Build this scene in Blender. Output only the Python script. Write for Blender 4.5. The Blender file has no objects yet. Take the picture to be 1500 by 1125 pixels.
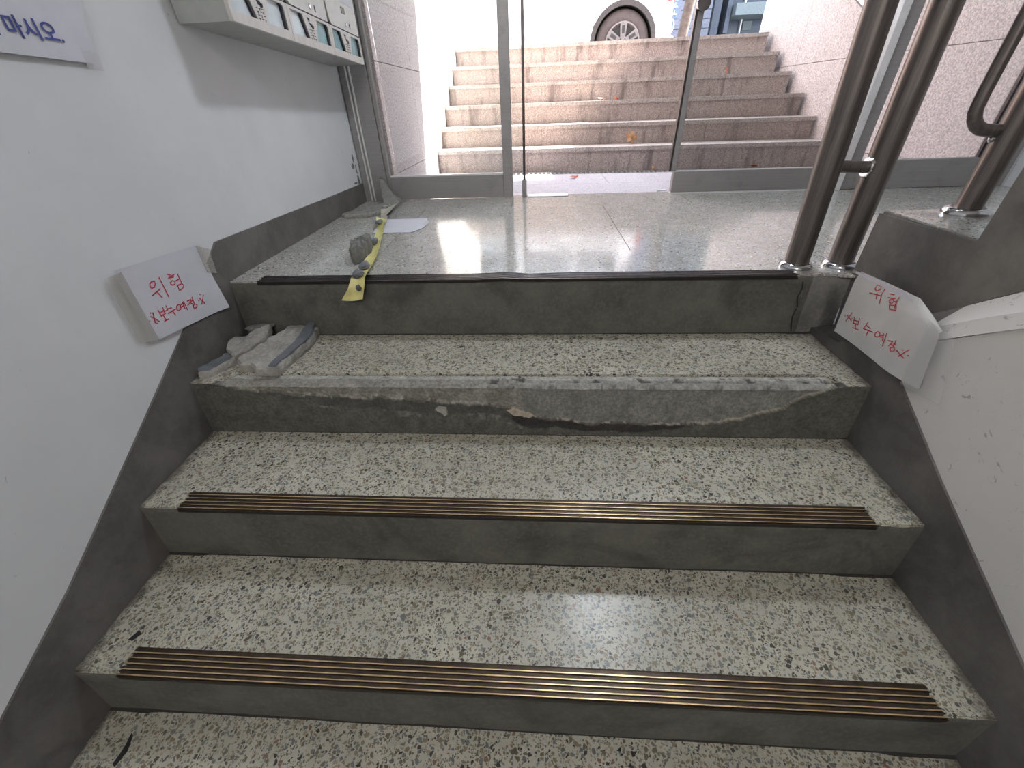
import bpy, bmesh, math, random
from math import pi, sin, cos, radians
from mathutils import Vector, Matrix, noise
random.seed(7)
SC = bpy.context.scene
COL = SC.collection

# ------------------------------------------------------------------ camera, sky, lights, exposure
cam = bpy.data.cameras.new('camera'); camo = bpy.data.objects.new('camera', cam); COL.objects.link(camo)
cam.sensor_width = 36; cam.lens = 595.292/1500*36; cam.clip_start = 0.02; cam.clip_end = 200
_R = Matrix(((0.9980385, -0.00434687, 0.06245206), (0.05376101, 0.57065469, -0.81942844), (-0.03207661, 0.82117862, 0.56976905)))
camo.matrix_world = Matrix.Translation((1.04587, -1.27018, 0.4685)) @ _R.to_4x4()
SC.camera = camo

W_ = bpy.data.worlds.new('sky'); SC.world = W_; W_.use_nodes = True
_bg = W_.node_tree.nodes['Background']; _bg.inputs[0].default_value = (0.82, 0.87, 1.0, 1); _bg.inputs[1].default_value = 5.5

sun = bpy.data.lights.new('sun', 'SUN'); sun.energy = 48; sun.angle = radians(0.6); sun.color = (1, 0.95, 0.88)
suno = bpy.data.objects.new('sun', sun); COL.objects.link(suno)
suno.rotation_euler = Vector((-1, -0.31, -1.0)).to_track_quat('-Z', 'Y').to_euler()

def area(name, loc, size, energy, color, target=None, shape='DISK'):
    l = bpy.data.lights.new(name, 'AREA'); l.shape = shape; l.size = size; l.energy = energy; l.color = color
    o = bpy.data.objects.new(name, l); COL.objects.link(o); o.location = loc
    d = (Vector(target) - Vector(loc)) if target else Vector((0, 0, -1))
    o.rotation_euler = d.to_track_quat('-Z', 'Y').to_euler(); return o
area('landing_lamp_light', (1.62, 0.62, 2.36), 0.24, 21, (0.84, 0.92, 1.0))
area('rear_fill_light', (1.0, -3.15, 1.98), 0.72, 36, (1.0, 0.96, 0.92), (1.0, 0.0, -0.2), 'SQUARE')  # added fill from behind the camera to lift the walls; no window stands there

SC.view_settings.view_transform = 'Standard'; SC.view_settings.look = 'None'
SC.view_settings.exposure = 0.0; SC.view_settings.gamma = 1.0; SC.view_settings.use_curve_mapping = False

# ------------------------------------------------------------------ helpers
def tag(o, label=None, cat=None, group=None, kind=None):
    if label: o['label'] = label
    if cat: o['category'] = cat
    if group: o['group'] = group
    if kind: o['kind'] = kind
    return o
def thing(name, loc, label, cat, group=None, kind=None):
    o = bpy.data.objects.new(name, None); COL.objects.link(o); o.location = loc; o.empty_display_size = 0.1
    return tag(o, label, cat, group, kind)
def wloc(p):
    v = Vector((0, 0, 0))
    while p is not None: v += p.location; p = p.parent
    return v
def obj(name, bm, mats, parent=None, smooth=False, origin=None):
    """bm is built in world coordinates; origin defaults to the parent's"""
    me = bpy.data.meshes.new(name)
    off = wloc(parent)
    loc = Vector((0, 0, 0))
    if origin is not None: loc = Vector(origin) - off
    bmesh.ops.translate(bm, verts=bm.verts, vec=-(off + loc))
    bm.normal_update()
    bm.to_mesh(me); bm.free()
    for m in (mats if isinstance(mats, (list, tuple)) else [mats]): me.materials.append(m)
    if smooth:
        for p in me.polygons: p.use_smooth = True
        try: me.set_sharp_from_angle(angle=radians(40))
        except Exception: pass
    o = bpy.data.objects.new(name, me); COL.objects.link(o); o.location = loc
    if parent is not None: o.parent = parent
    return o
def struct(name, bm, mats, smooth=False):
    return tag(obj(name, bm, mats, None, smooth), kind='structure')
def B(): return bmesh.new()
def box(bm, x0, x1, y0, y1, z0, z1, mi=0, bevel=0):
    vs = [bm.verts.new((x, y, z)) for x in (x0, x1) for y in (y0, y1) for z in (z0, z1)]
    fs = [(0, 1, 3, 2), (4, 6, 7, 5), (0, 4, 5, 1), (2, 3, 7, 6), (0, 2, 6, 4), (1, 5, 7, 3)]
    fl = [bm.faces.new([vs[i] for i in f]) for f in fs]
    for f in fl: f.material_index = mi
    bmesh.ops.recalc_face_normals(bm, faces=fl)
    if bevel:
        es = list({e for f in fl for e in f.edges})
        r = bmesh.ops.bevel(bm, geom=es, offset=bevel, segments=1, affect='EDGES')
        for f in r['faces']: f.material_index = mi
    return bm
def boxo(name, mats, parent, *a, bevel=0, **k):
    return obj(name, box(B(), *a, bevel=bevel), mats, parent, **k)
def prism(bm, pts, axis, a0, a1, mi=0):
    """pts: 2D polygon in the two other axes (ordered xyz without axis), extruded a0..a1"""
    def mk(p, a):
        if axis == 'x': return (a, p[0], p[1])
        if axis == 'y': return (p[0], a, p[1])
        return (p[0], p[1], a)
    A = [bm.verts.new(mk(p, a0)) for p in pts]; C = [bm.verts.new(mk(p, a1)) for p in pts]
    n = len(pts); fl = [bm.faces.new(A), bm.faces.new(C)]
    for i in range(n): fl.append(bm.faces.new((A[i], A[(i+1) % n], C[(i+1) % n], C[i])))
    for f in fl: f.material_index = mi
    bmesh.ops.recalc_face_normals(bm, faces=fl)
    return bm
def tube(bm, pts, r, seg=16, mi=0, caps=True):
    pts = [Vector(p) for p in pts]; rs = r if isinstance(r, (list, tuple)) else [r]*len(pts)
    rings = []; up = None
    for i, p in enumerate(pts):
        t = ((pts[min(i+1, len(pts)-1)] - p).normalized() + (p - pts[max(i-1, 0)]).normalized())
        t = t.normalized() if t.length > 1e-6 else Vector((0, 0, 1))
        if up is None: up = Vector((1, 0, 0)) if abs(t.x) < 0.9 else Vector((0, 1, 0))
        s = t.cross(up).normalized(); up = s.cross(t).normalized()
        rings.append([bm.verts.new(p + (s*cos(2*pi*k/seg) + up*sin(2*pi*k/seg))*rs[i]) for k in range(seg)])
    fl = []
    for a, b in zip(rings, rings[1:]):
        for k in range(seg): fl.append(bm.faces.new((a[k], a[(k+1) % seg], b[(k+1) % seg], b[k])))
    if caps: fl.append(bm.faces.new(rings[0])); fl.append(bm.faces.new(rings[-1]))
    for f in fl: f.material_index = mi
    bmesh.ops.recalc_face_normals(bm, faces=fl)
    return bm
def lathe(bm, c, prof, seg=28, axis='z', mi=0, cap=True):
    """prof: (radius, height) pairs"""
    rings = []
    for r, h in prof:
        ring = []
        for k in range(seg):
            a = 2*pi*k/seg; u, v = r*cos(a), r*sin(a)
            p = {'z': (u, v, h), 'y': (u, h, v), 'x': (h, u, v)}[axis]
            ring.append(bm.verts.new(Vector(c) + Vector(p)))
        rings.append(ring)
    fl = []
    for a, b in zip(rings, rings[1:]):
        for k in range(seg): fl.append(bm.faces.new((a[k], a[(k+1) % seg], b[(k+1) % seg], b[k])))
    if cap: fl.append(bm.faces.new(rings[0])); fl.append(bm.faces.new(rings[-1]))
    for f in fl: f.material_index = mi
    bmesh.ops.recalc_face_normals(bm, faces=fl)
    return bm
def lerp(a, b, t): return a + (b-a)*t
def pl(tab, x):
    if x <= tab[0][0]: return tab[0][1]
    for (a, b), (c, d) in zip(tab, tab[1:]):
        if x <= c: return lerp(b, d, (x-a)/(c-a))
    return tab[-1][1]
def s2l(c): return tuple((v/12.92 if v <= 0.04045 else ((v+0.055)/1.055)**2.4) for v in [q/255 for q in c])

# ------------------------------------------------------------------ materials
class NT:
    def __init__(s, name):
        s.m = bpy.data.materials.new(name); s.m.use_nodes = True; s.t = s.m.node_tree
        s.b = s.t.nodes['Principled BSDF']; s.pos = None
    def n(s, typ, **k):
        o = s.t.nodes.new(typ)
        for a, v in k.items(): setattr(o, a, v)
        return o
    def put(s, inp, v):
        if hasattr(v, 'is_output') or isinstance(v, bpy.types.NodeSocket): s.t.links.new(v, inp)
        elif isinstance(v, tuple) and len(v) == 3 and inp.type == 'RGBA': inp.default_value = (*v, 1)
        else: inp.default_value = v
    def P(s):
        if not s.pos: s.pos = s.n('ShaderNodeNewGeometry').outputs['Position']
        return s.pos
    def noise(s, scale, detail=3, rough=0.55, vec=None, dist=0):
        o = s.n('ShaderNodeTexNoise'); s.put(o.inputs['Vector'], vec if vec is not None else s.P())
        o.inputs['Scale'].default_value = scale; o.inputs['Detail'].default_value = detail
        o.inputs['Roughness'].default_value = rough; o.inputs['Distortion'].default_value = dist
        return o.outputs['Fac']
    def ramp(s, fac, a, b, lo=0.0, hi=1.0):
        o = s.n('ShaderNodeMapRange'); o.interpolation_type = 'SMOOTHSTEP'
        s.put(o.inputs[0], fac); o.inputs[1].default_value = a; o.inputs[2].default_value = b
        o.inputs[3].default_value = lo; o.inputs[4].default_value = hi; return o.outputs[0]
    def mix(s, f, a, b, mode='MIX'):
        o = s.n('ShaderNodeMix', data_type='RGBA', blend_type=mode)
        s.put(o.inputs[0], f); s.put(o.inputs[6], a); s.put(o.inputs[7], b); return o.outputs[2]
    def math(s, op, a, b=0.0, c=0.0):
        o = s.n('ShaderNodeMath', operation=op); s.put(o.inputs[0], a); s.put(o.inputs[1], b)
        if len(o.inputs) > 2: s.put(o.inputs[2], c)
        return o.outputs[0]
    def scale(s, v):
        o = s.n('ShaderNodeVectorMath', operation='MULTIPLY'); s.put(o.inputs[0], s.P()); o.inputs[1].default_value = v; return o.outputs[0]
    def bump(s, h, strength=0.3, dist=0.002):
        o = s.n('ShaderNodeBump'); o.inputs['Strength'].default_value = strength; o.inputs['Distance'].default_value = dist
        s.put(o.inputs['Height'], h); s.t.links.new(o.outputs[0], s.b.inputs['Normal'])
    def fin(s, col, rough=0.6, metal=0.0, **k):
        s.put(s.b.inputs['Base Color'], col); s.put(s.b.inputs['Roughness'], rough); s.put(s.b.inputs['Metallic'], metal)
        for a, v in k.items(): s.put(s.b.inputs[a.replace('_', ' ')], v)
        return s.m
def simple(name, c, rough=0.6, metal=0.0, var=0.12, sc=25, bump=0.0, **k):
    t = NT(name); f = t.noise(sc, 4)
    col = t.mix(t.ramp(f, 0.3, 0.7), tuple(v*(1-var) for v in c), tuple(min(1, v*(1+var)) for v in c))
    if bump: t.bump(t.noise(sc*6, 4), bump, 0.002)
    return t.fin(col, rough, metal, **k)

def terrazzo(name, base, gain=1.0, scl=1.0, rough=0.3, big=0.045, dirt=0.35, contrast=1.0, spec=0.5, side=None):
    t = NT(name)
    nz = t.n('ShaderNodeTexNoise'); t.put(nz.inputs['Vector'], t.P()); nz.inputs['Scale'].default_value = 150*scl; nz.inputs['Detail'].default_value = 1
    sub = t.n('ShaderNodeVectorMath', operation='SUBTRACT'); t.put(sub.inputs[0], nz.outputs['Color']); sub.inputs[1].default_value = (.5, .5, .5)
    scv = t.n('ShaderNodeVectorMath', operation='SCALE'); t.put(scv.inputs[0], sub.outputs[0]); scv.inputs['Scale'].default_value = 0.0035/scl
    add = t.n('ShaderNodeVectorMath', operation='ADD'); t.put(add.inputs[0], t.P()); t.put(add.inputs[1], scv.outputs[0])
    vec = add.outputs[0]
    lo = t.noise(2.3, 4); md = t.noise(14, 4)
    col = t.mix(t.ramp(md, 0.35, 0.68), tuple(v*0.88 for v in base), tuple(v*1.06 for v in base))
    def layer(col, scale, prob, edge, bright):
        a = t.n('ShaderNodeTexVoronoi', feature='F1'); t.put(a.inputs['Vector'], vec); a.inputs['Scale'].default_value = scale
        e = t.n('ShaderNodeTexVoronoi', feature='DISTANCE_TO_EDGE'); t.put(e.inputs['Vector'], vec); e.inputs['Scale'].default_value = scale
        sp = t.n('ShaderNodeSeparateColor'); t.put(sp.inputs[0], a.outputs['Color'])
        sel = t.math('LESS_THAN', sp.outputs[0], prob)
        inn = t.ramp(e.outputs['Distance'], edge, edge+0.03)
        m = t.math('MULTIPLY', sel, inn)
        cr = t.n('ShaderNodeValToRGB'); cr.color_ramp.interpolation = 'CONSTANT'; t.put(cr.inputs[0], sp.outputs[1])
        stops = [(0, (0.035, 0.034, 0.032)), (.16, (0.13, 0.11, 0.075)), (.34, (0.13, 0.132, 0.135)), (.5, (0.21, 0.18, 0.12)), (.63, (0.16, 0.18, 0.17)), (.76, (0.30, 0.26, 0.19)), (.86, (0.20, 0.12, 0.09)), (.92, (0.42, 0.41, 0.38))]
        el = cr.color_ramp.elements
        while len(el) < len(stops): el.new(0.5)
        for q, (p, c) in zip(el, stops): q.position = p; q.color = (*[v*bright for v in c], 1)
        return t.mix(m, col, cr.outputs[0])
    col = layer(col, 200*scl, 0.52*contrast, 0.10, 1.25*gain)
    col = layer(col, 105*scl, 0.50*contrast, 0.12, 1.1*gain)
    col = layer(col, 58*scl, big, 0.2, 0.8*gain)
    d = t.ramp(lo, 0.35, 0.75); col = t.mix(t.math('MULTIPLY', d, dirt), col, tuple(v*0.55*q for v, q in zip(base, (1, .97, .9))))
    if side:    # ragged darker band along the walls
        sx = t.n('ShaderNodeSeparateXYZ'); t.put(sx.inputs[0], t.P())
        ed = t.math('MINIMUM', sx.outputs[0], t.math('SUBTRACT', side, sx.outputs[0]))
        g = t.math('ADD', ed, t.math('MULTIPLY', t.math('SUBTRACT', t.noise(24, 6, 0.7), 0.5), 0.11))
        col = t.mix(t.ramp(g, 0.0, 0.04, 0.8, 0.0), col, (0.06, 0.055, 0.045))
    t.bump(t.noise(30, 3), 0.05, 0.002)
    r = t.math('ADD', t.math('MULTIPLY', t.noise(9, 4), 0.22), rough-0.11)
    return t.fin(col, r, Specular_IOR_Level=spec)

M = {}
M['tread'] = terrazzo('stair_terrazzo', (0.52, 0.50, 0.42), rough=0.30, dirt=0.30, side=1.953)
M['floor'] = terrazzo('landing_terrazzo', (0.44, 0.435, 0.42), gain=1.7, scl=1.3, rough=0.12, big=0.01, dirt=0.2, contrast=0.7, spec=0.6)
def cement(name, c, rough=0.75, spots=0.4):
    t = NT(name); f = t.noise(7, 6, 0.65); g = t.noise(95, 4, 0.7)
    col = t.mix(t.ramp(f, 0.3, 0.7), tuple(v*0.72 for v in c), tuple(v*1.22 for v in c))
    col = t.mix(t.math('MULTIPLY', t.ramp(g, 0.42, 0.7), spots), col, tuple(v*1.7 for v in c))
    st = t.noise(3.1, 5, 0.6, dist=1.5); col = t.mix(t.math('MULTIPLY', t.ramp(st, 0.5, 0.72), 0.65), col, tuple(v*0.45 for v in c))
    t.bump(g, 0.35, 0.002); return t.fin(col, rough)
M['riser'] = cement('riser_cement', (0.100, 0.098, 0.083))
M['riser_light'] = cement('worn_cement', (0.19, 0.185, 0.17))
M['skirt'] = cement('grey_painted_skirting', (0.130, 0.123, 0.115), 0.55, 0.15)
M['slabgrey'] = cement('grey_painted_flight', (0.16, 0.152, 0.138), 0.6, 0.12)
def plaster(name, c, th=0.68):
    t = NT(name); f = t.noise(2.2, 5, 0.6); g = t.noise(160, 3, 0.6)
    col = t.mix(t.ramp(f, 0.3, 0.75), tuple(v*0.93 for v in c), tuple(v*1.04 for v in c))
    sp = t.noise(38, 5, 0.75, dist=0.8); col = t.mix(t.math('MULTIPLY', t.ramp(sp, th, th+0.05), 0.5), col, (0.12, 0.11, 0.10))
    sc2 = t.noise(5, 8, 0.8, vec=t.scale((1, 0.5, 3.0)), dist=2.0); col = t.mix(t.math('MULTIPLY', t.ramp(sc2, 0.62, 0.70), 0.18), col, (0.2, 0.19, 0.17))
    t.bump(g, 0.15, 0.002); return t.fin(col, 0.85, Specular_IOR_Level=0.25)
M['wall'] = plaster('white_wall_plaster', (0.70, 0.71, 0.73))
M['wall_dirty'] = plaster('scuffed_wall_plaster', (0.66, 0.65, 0.63), 0.62)
M['ceil'] = simple('ceiling_paint', (0.6, 0.6, 0.58), 0.8)
M['dark'] = simple('dark_gap', (0.02, 0.02, 0.02), 0.9)
M['grime'] = simple('grime', (0.035, 0.032, 0.028), 0.9, sc=60)
M['bronze'] = simple('bronze_nosing', (0.085, 0.06, 0.045), 0.36, 0.7, 0.25, 40)
M['brass'] = simple('rubbed_brass_ridge', (0.80, 0.60, 0.34), 0.30, 0.9, 0.25, 30)
M['bronze_dark'] = simple('tarnished_nosing', (0.11, 0.10, 0.10), 0.36, 0.9, 0.2, 40)
M['edge_dark'] = simple('black_nosing_lip', (0.02, 0.018, 0.015), 0.5, 0.3)
def brushed(name, c, rough, vs, var=0.2, metal=0.9):
    t = NT(name); f = t.noise(1.0, 4, 0.7, vec=t.scale(vs))
    col = t.mix(t.ramp(f, 0.3, 0.7), tuple(v*(1-var) for v in c), tuple(v*(1+var) for v in c))
    g = t.noise(12, 5, 0.7); col = t.mix(t.math('MULTIPLY', t.ramp(g, 0.5, 0.75), 0.35), col, tuple(v*0.55 for v in c))
    return t.fin(col, t.math('ADD', t.math('MULTIPLY', f, 0.15), rough-0.07), metal)
M['steel'] = brushed('handrail_steel', (0.21, 0.185, 0.17), 0.40, (160, 160, 3))
M['chrome'] = simple('polished_flange', (0.62, 0.62, 0.64), 0.14, 1.0, 0.05)
M['alu'] = brushed('door_frame_steel', (0.34, 0.325, 0.32), 0.42, (3, 3, 160), 0.06, 0.4)
M['alu_light'] = simple('bright_frame_edge', (0.80, 0.78, 0.78), 0.3, 0.1, 0.05)
M['mail'] = simple('mailbox_enamel', (0.60, 0.575, 0.545), 0.4, 0.1, 0.05, 30, 0.05)
M['mail_side'] = simple('mailbox_side_enamel', (0.40, 0.415, 0.40), 0.45, 0.1, 0.06, 30)
M['paper'] = simple('white_paper', (0.60, 0.60, 0.66), 0.7, 0, 0.04, 12, 0.1)
M['paper_grey'] = simple('creased_paper', (0.58, 0.58, 0.57), 0.7, 0, 0.07, 9, 0.15)
M['red_ink'] = simple('red_pen', (0.55, 0.035, 0.06), 0.5, 0, 0.1)
M['blue_ink'] = simple('blue_print', (0.05, 0.07, 0.28), 0.6, 0, 0.1)
M['black_ink'] = simple('black_print', (0.02, 0.02, 0.03), 0.6, 0, 0.1)
def tape(name, c, a):
    t = NT(name); t.b.inputs['Alpha'].default_value = a; return t.fin(c, 0.25)
M['tape'] = tape('clear_parcel_tape', (0.56, 0.54, 0.49), 0.38)
M['tape_clear'] = tape('clear_tape_end', (0.7, 0.7, 0.7), 0.16)
M['yellow'] = simple('yellow_tape', (0.70, 0.64, 0.25), 0.35, 0, 0.18, 30)
M['yellow_dirty'] = simple('dusty_tape', (0.42, 0.40, 0.33), 0.6, 0, 0.25, 60)
def glass(name, tint, refl=1.0):
    m = bpy.data.materials.new(name); m.use_nodes = True; t = m.node_tree; t.nodes.clear()
    o = t.nodes.new('ShaderNodeOutputMaterial'); mx = t.nodes.new('ShaderNodeMixShader'); tr = t.nodes.new('ShaderNodeBsdfTransparent'); g = t.nodes.new('ShaderNodeBsdfGlossy')
    fr = t.nodes.new('ShaderNodeFresnel'); fr.inputs[0].default_value = 1.45
    tr.inputs[0].default_value = (*tint, 1); g.inputs['Roughness'].default_value = 0.02; g.inputs[0].default_value = (refl, refl, refl, 1)
    t.links.new(fr.outputs[0], mx.inputs[0]); t.links.new(tr.outputs[0], mx.inputs[1]); t.links.new(g.outputs[0], mx.inputs[2]); t.links.new(mx.outputs[0], o.inputs[0])
    return m
M['glass'] = glass('door_glass', (0.93, 0.95, 0.95))
M['acrylic'] = simple('teal_acrylic_window', (0.30, 0.47, 0.50), 0.15, 0, 0.15, 14)
M['acrylic_clear'] = simple('pale_acrylic_window', (0.66, 0.72, 0.74), 0.15, 0, 0.1, 14)
def granite(name, c, s=1.0, stain=0.5, vert=True):
    t = NT(name); a = t.noise(130*s, 3, 0.8); b = t.noise(48*s, 4, 0.7)
    col = t.mix(t.ramp(a, 0.38, 0.62), tuple(v*0.62 for v in c), tuple(min(1, v*1.3) for v in c))
    col = t.mix(t.math('MULTIPLY', t.ramp(b, 0.5, 0.62), 0.3), col, tuple(v*0.6 for v in c))
    st = t.noise(1.0, 5, 0.7, vec=t.scale((9, 3, 1.6 if vert else 9))); col = t.mix(t.math('MULTIPLY', t.ramp(st, 0.5, 0.68), stain), col, tuple(v*0.33 for v in c))
    return t.fin(col, 0.7)
M['granite'] = granite('pink_granite_step', (0.45, 0.375, 0.345), stain=0.75)
M['granite_wall'] = granite('pink_granite_cladding', (0.60, 0.515, 0.50), 0.8, 0.06)
M['granite_nose'] = granite('granite_tread', (0.47, 0.42, 0.39), 1, 0.5)
M['paving'] = granite('lavender_paving', (0.42, 0.40, 0.44), 1.2, 0.15, False)
M['asphalt'] = simple('asphalt', (0.2, 0.2, 0.2), 0.9)
M['grate'] = simple('drain_grate_steel', (0.45, 0.45, 0.45), 0.4, 0.9)
M['carwhite'] = simple('white_car_paint', (0.80, 0.79, 0.80), 0.25, 0, 0.01, Coat_Weight=0.5)
M['tyre'] = simple('tyre_rubber', (0.075, 0.06, 0.058), 0.8)
M['arch'] = simple('black_arch_plastic', (0.05, 0.045, 0.045), 0.6)
M['rim'] = simple('silver_rim', (0.22, 0.20, 0.20), 0.35, 0.3)
M['rimdark'] = simple('dark_rim_gap', (0.04, 0.04, 0.04), 0.7)
M['carglass'] = simple('tinted_car_glass', (0.04, 0.05, 0.06), 0.05)
M['taillamp'] = simple('red_tail_lens', (0.4, 0.02, 0.02), 0.15)
M['bglass'] = simple('blue_building_glass', (0.03, 0.045, 0.075), 0.25, 0.0, 0.35, 2)
M['bslab'] = simple('pale_concrete_band', (0.13, 0.16, 0.175), 0.6)
M['bpanel'] = simple('grey_building_panel', (0.065, 0.08, 0.11), 0.6)
M['shutter'] = simple('lavender_shutter', (0.125, 0.135, 0.175), 0.6)
M['white'] = simple('white_trim', (0.75, 0.76, 0.78), 0.4)
M['sign'] = simple('blue_sign_face', (0.09, 0.13, 0.22), 0.5)
M['wood'] = simple('weathered_brown_pole', (0.10, 0.07, 0.055), 0.8, 0, 0.3, 12)
M['leaf'] = simple('dry_tan_leaf', (0.50, 0.28, 0.14), 0.7, 0, 0.3, 40)
M['leafred'] = simple('red_brown_leaf', (0.42, 0.14, 0.09), 0.7, 0, 0.3, 40)
M['rubble'] = cement('broken_mortar', (0.30, 0.29, 0.265), 0.85, 0.5)
M['rubble_dark'] = cement('dark_broken_mortar', (0.17, 0.168, 0.155), 0.85, 0.5)
M['rubble_face'] = cement('blue_grey_mortar_face', (0.13, 0.14, 0.155), 0.6, 0.2)
def vcol(name):
    t = NT(name); a = t.n('ShaderNodeAttribute', attribute_name='wear'); g = t.noise(110, 4, 0.7); f = t.noise(22, 6, 0.7)
    col = t.mix(1.0, a.outputs['Color'], t.mix(t.ramp(g, 0.3, 0.7), (0.72, 0.72, 0.72), (1.3, 1.3, 1.3)), 'MULTIPLY')
    col = t.mix(1.0, col, t.mix(t.ramp(f, 0.3, 0.7), (0.75, 0.75, 0.75), (1.2, 1.2, 1.2)), 'MULTIPLY')
    t.bump(g, 0.5, 0.002); return t.fin(col, 0.8)
M['wear'] = vcol('broken_riser_mortar')
m_ = bpy.data.materials.new('lamp_diffuser'); m_.use_nodes = True
m_.node_tree.nodes['Principled BSDF'].inputs['Emission Color'].default_value = (0.86, 0.93, 1, 1)
m_.node_tree.nodes['Principled BSDF'].inputs['Emission Strength'].default_value = 12
M['lamp'] = m_
# ------------------------------------------------------------------ dimensions (metres)
W = 1.953; YD = 1.354
NY = {1: -0.943, 2: -0.634, 3: -0.322, 4: 0.0}          # nosing y
NZ = {1: -0.553, 2: -0.371, 3: -0.193, 4: 0.0}
UC = 0.014                                               # riser foot stands forward of the nosing
NY.update({0: -1.255, -1: -1.57, -2: -1.88}); NZ.update({0: -0.721, -1: -0.90, -2: -1.08})
ZB = -1.26
H = 2.45
XR = 3.62; YB = -3.3

# ------------------------------------------------------------------ the setting
struct('wall_left', box(B(), -0.15, 0, YB, YD+0.1, ZB-0.1, H), M['wall'])
# grey skirting along the left wall: level on the landing, raking down the stairs
sk = [(YD-0.004, -0.05), (YD-0.004, 0.10), (0.865, 0.108), (0.015, 0.128), (-0.055, 0.078), (-0.22, -0.036), (-0.52, -0.210), (-0.84, -0.392), (-1.04, -0.486), (-1.9, -0.99), (-2.3, -1.12), (-2.3, -1.5), (-1.9, -1.4), (-0.95, -0.9), (0.0, -0.35), (0.05, -0.05)]
struct('baseboard_left', prism(B(), sk, 'x', -0.02, 0.006), M['skirt'])
struct('wall_back', box(B(), -0.15, XR+0.1, YB-0.12, YB, ZB-0.1, H), M['wall'])
struct('wall_right', box(B(), XR, XR+0.12, YB, YD+0.14, -0.05, H), M['wall'])
struct('ceiling', box(B(), -0.15, XR+0.12, YB-0.12, YD+0.14, H, H+0.12), M['ceil'])
struct('wall_front', box(box(B(), -0.15, XR+0.12, YD, YD+0.14, 2.15, H), 3.56, XR+0.12, YD, YD+0.14, -0.05, 2.15), M['wall'])

bm = B()
for y, z, w, h in ((1.26, 0.20, 0.035, 0.03), (1.285, 0.235, 0.02, 0.045), (1.30, 0.12, 0.03, 0.06), (1.25, 0.115, 0.05, 0.012), (1.30, 0.18, 0.008, 0.05)):
    prism(bm, [(y-w*0.5, z), (y-w*0.1, z-h*0.5), (y+w*0.5, z-h*0.3), (y+w*0.3, z+h*0.4), (y-w*0.1, z+h*0.5)], 'x', -0.001, 0.0025)
tag(obj('peeled_patches', bm, M['riser_light'], bpy.data.objects['wall_left']), kind='stuff')
# lower right wall (under the upper flight) with its sloping ledge, and the grey skirting on it
ctr = [(0.0, -0.178), (-0.14, -0.16), (-0.30, -0.075), (-0.42, 0.012), (-0.532, 0.097), (-1.6, 0.78), (-3.3, 1.86)]
upl = [(0.0, -0.172), (-0.12, -0.12), (-0.318, 0.022), (-0.439, 0.122), (-1.6, 0.90), (-3.3, 2.02)]
bm = B()
prism(bm, [(a, b-0.010) for a, b in ctr] + [(-3.3, -1.4), (0.0, -1.4)], 'x', W, W+0.035)
# ledge: strip from the wall's top edge up to the flight's foot
n = 24; A_, B__ = [], []
for i in range(n+1):
    y = -3.3*(i/n)**1.6
    A_.append(bm.verts.new((W-0.003 if y < -0.36 else W, y, pl([(-a, b) for a, b in ctr], -y)-0.008)))
    B__.append(bm.verts.new((W+0.065, y, pl([(-a, b) for a, b in upl], -y)+0.004)))
mid = [bm.verts.new((W+0.006, a.co.y, lerp(a.co.z, b.co.z, 0.35)+0.004)) for a, b in zip(A_, B__)]
for i in range(n):
    bm.faces.new((A_[i], A_[i+1], mid[i+1], mid[i])); bm.faces.new((mid[i], mid[i+1], B__[i+1], B__[i]))
C__ = [bm.verts.new((W+0.02, v.co.y, v.co.z)) for v in A_]
for i in range(n): bm.faces.new((A_[i+1], A_[i], C__[i], C__[i+1]))
for f in bm.faces:
    if f.calc_center_median().y > -0.37 and len(f.verts) == 4 and f.calc_center_median().z > -0.3: f.material_index = 1
struct('trim_1', bm, [M['wall_dirty'], M['skirt']])
skr = [(0.0, -0.174), (-0.14, -0.156), (-0.30, -0.071), (-0.365, -0.03), (-0.372, -0.128), (-0.60, -0.262), (-0.894, -0.420), (-1.2, -0.585), (-2.2, -1.15), (-2.2, -1.4), (-1.5, -1.3), (-0.6, -0.8), (0.0, -0.4)]
struct('baseboard_right', prism(B(), skr, 'x', W-0.006, W+0.01), M['skirt'])

# ------------------------------------------------------------------ landing floor: terrazzo slabs on a bed
fl = struct('floor', box(B(), 0.001, XR, 0.006, YD+0.07, -0.12, -0.012), M['grime'])
xs = [[0.0, 0.43, 1.39, 2.35, 3.31, XR], [0.0, 0.43, 1.39, 2.35, 3.31, XR], [0.0, 0.9, 1.86, 2.82, XR]]
ys = [(0.0, 0.287), (0.2895, 1.09), (1.0925, YD+0.07)]
for r, (y0, y1) in enumerate(ys):
    cols = xs[r] if r else [0.0, 2.013, XR]
    for x0, x1 in zip(cols, cols[1:]):
        a, b = x0+0.0012, x1-0.0012
        if r == 0 and x0 == 0:      # front slab, its right end broken away at the corner
            poly = [(0.001, 0.002), (1.845, 0.002), (1.875, 0.006), (1.90, 0.003), (1.925, 0.014), (1.95, 0.008), (1.975, -0.006), (2.012, -0.012), (2.012, y1), (0.001, y1)]
            obj('floor_tile', prism(B(), poly, 'z', -0.006, 0.0), M['floor'], fl)
        elif r == 0: boxo('floor_tile', M['floor'], fl, 2.0145, b, 0.0, y1, -0.018, 0.0)
        else: boxo('floor_tile', M['floor'], fl, a, b, y0, y1, -0.018, random.uniform(-0.0006, 0.0))

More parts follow.
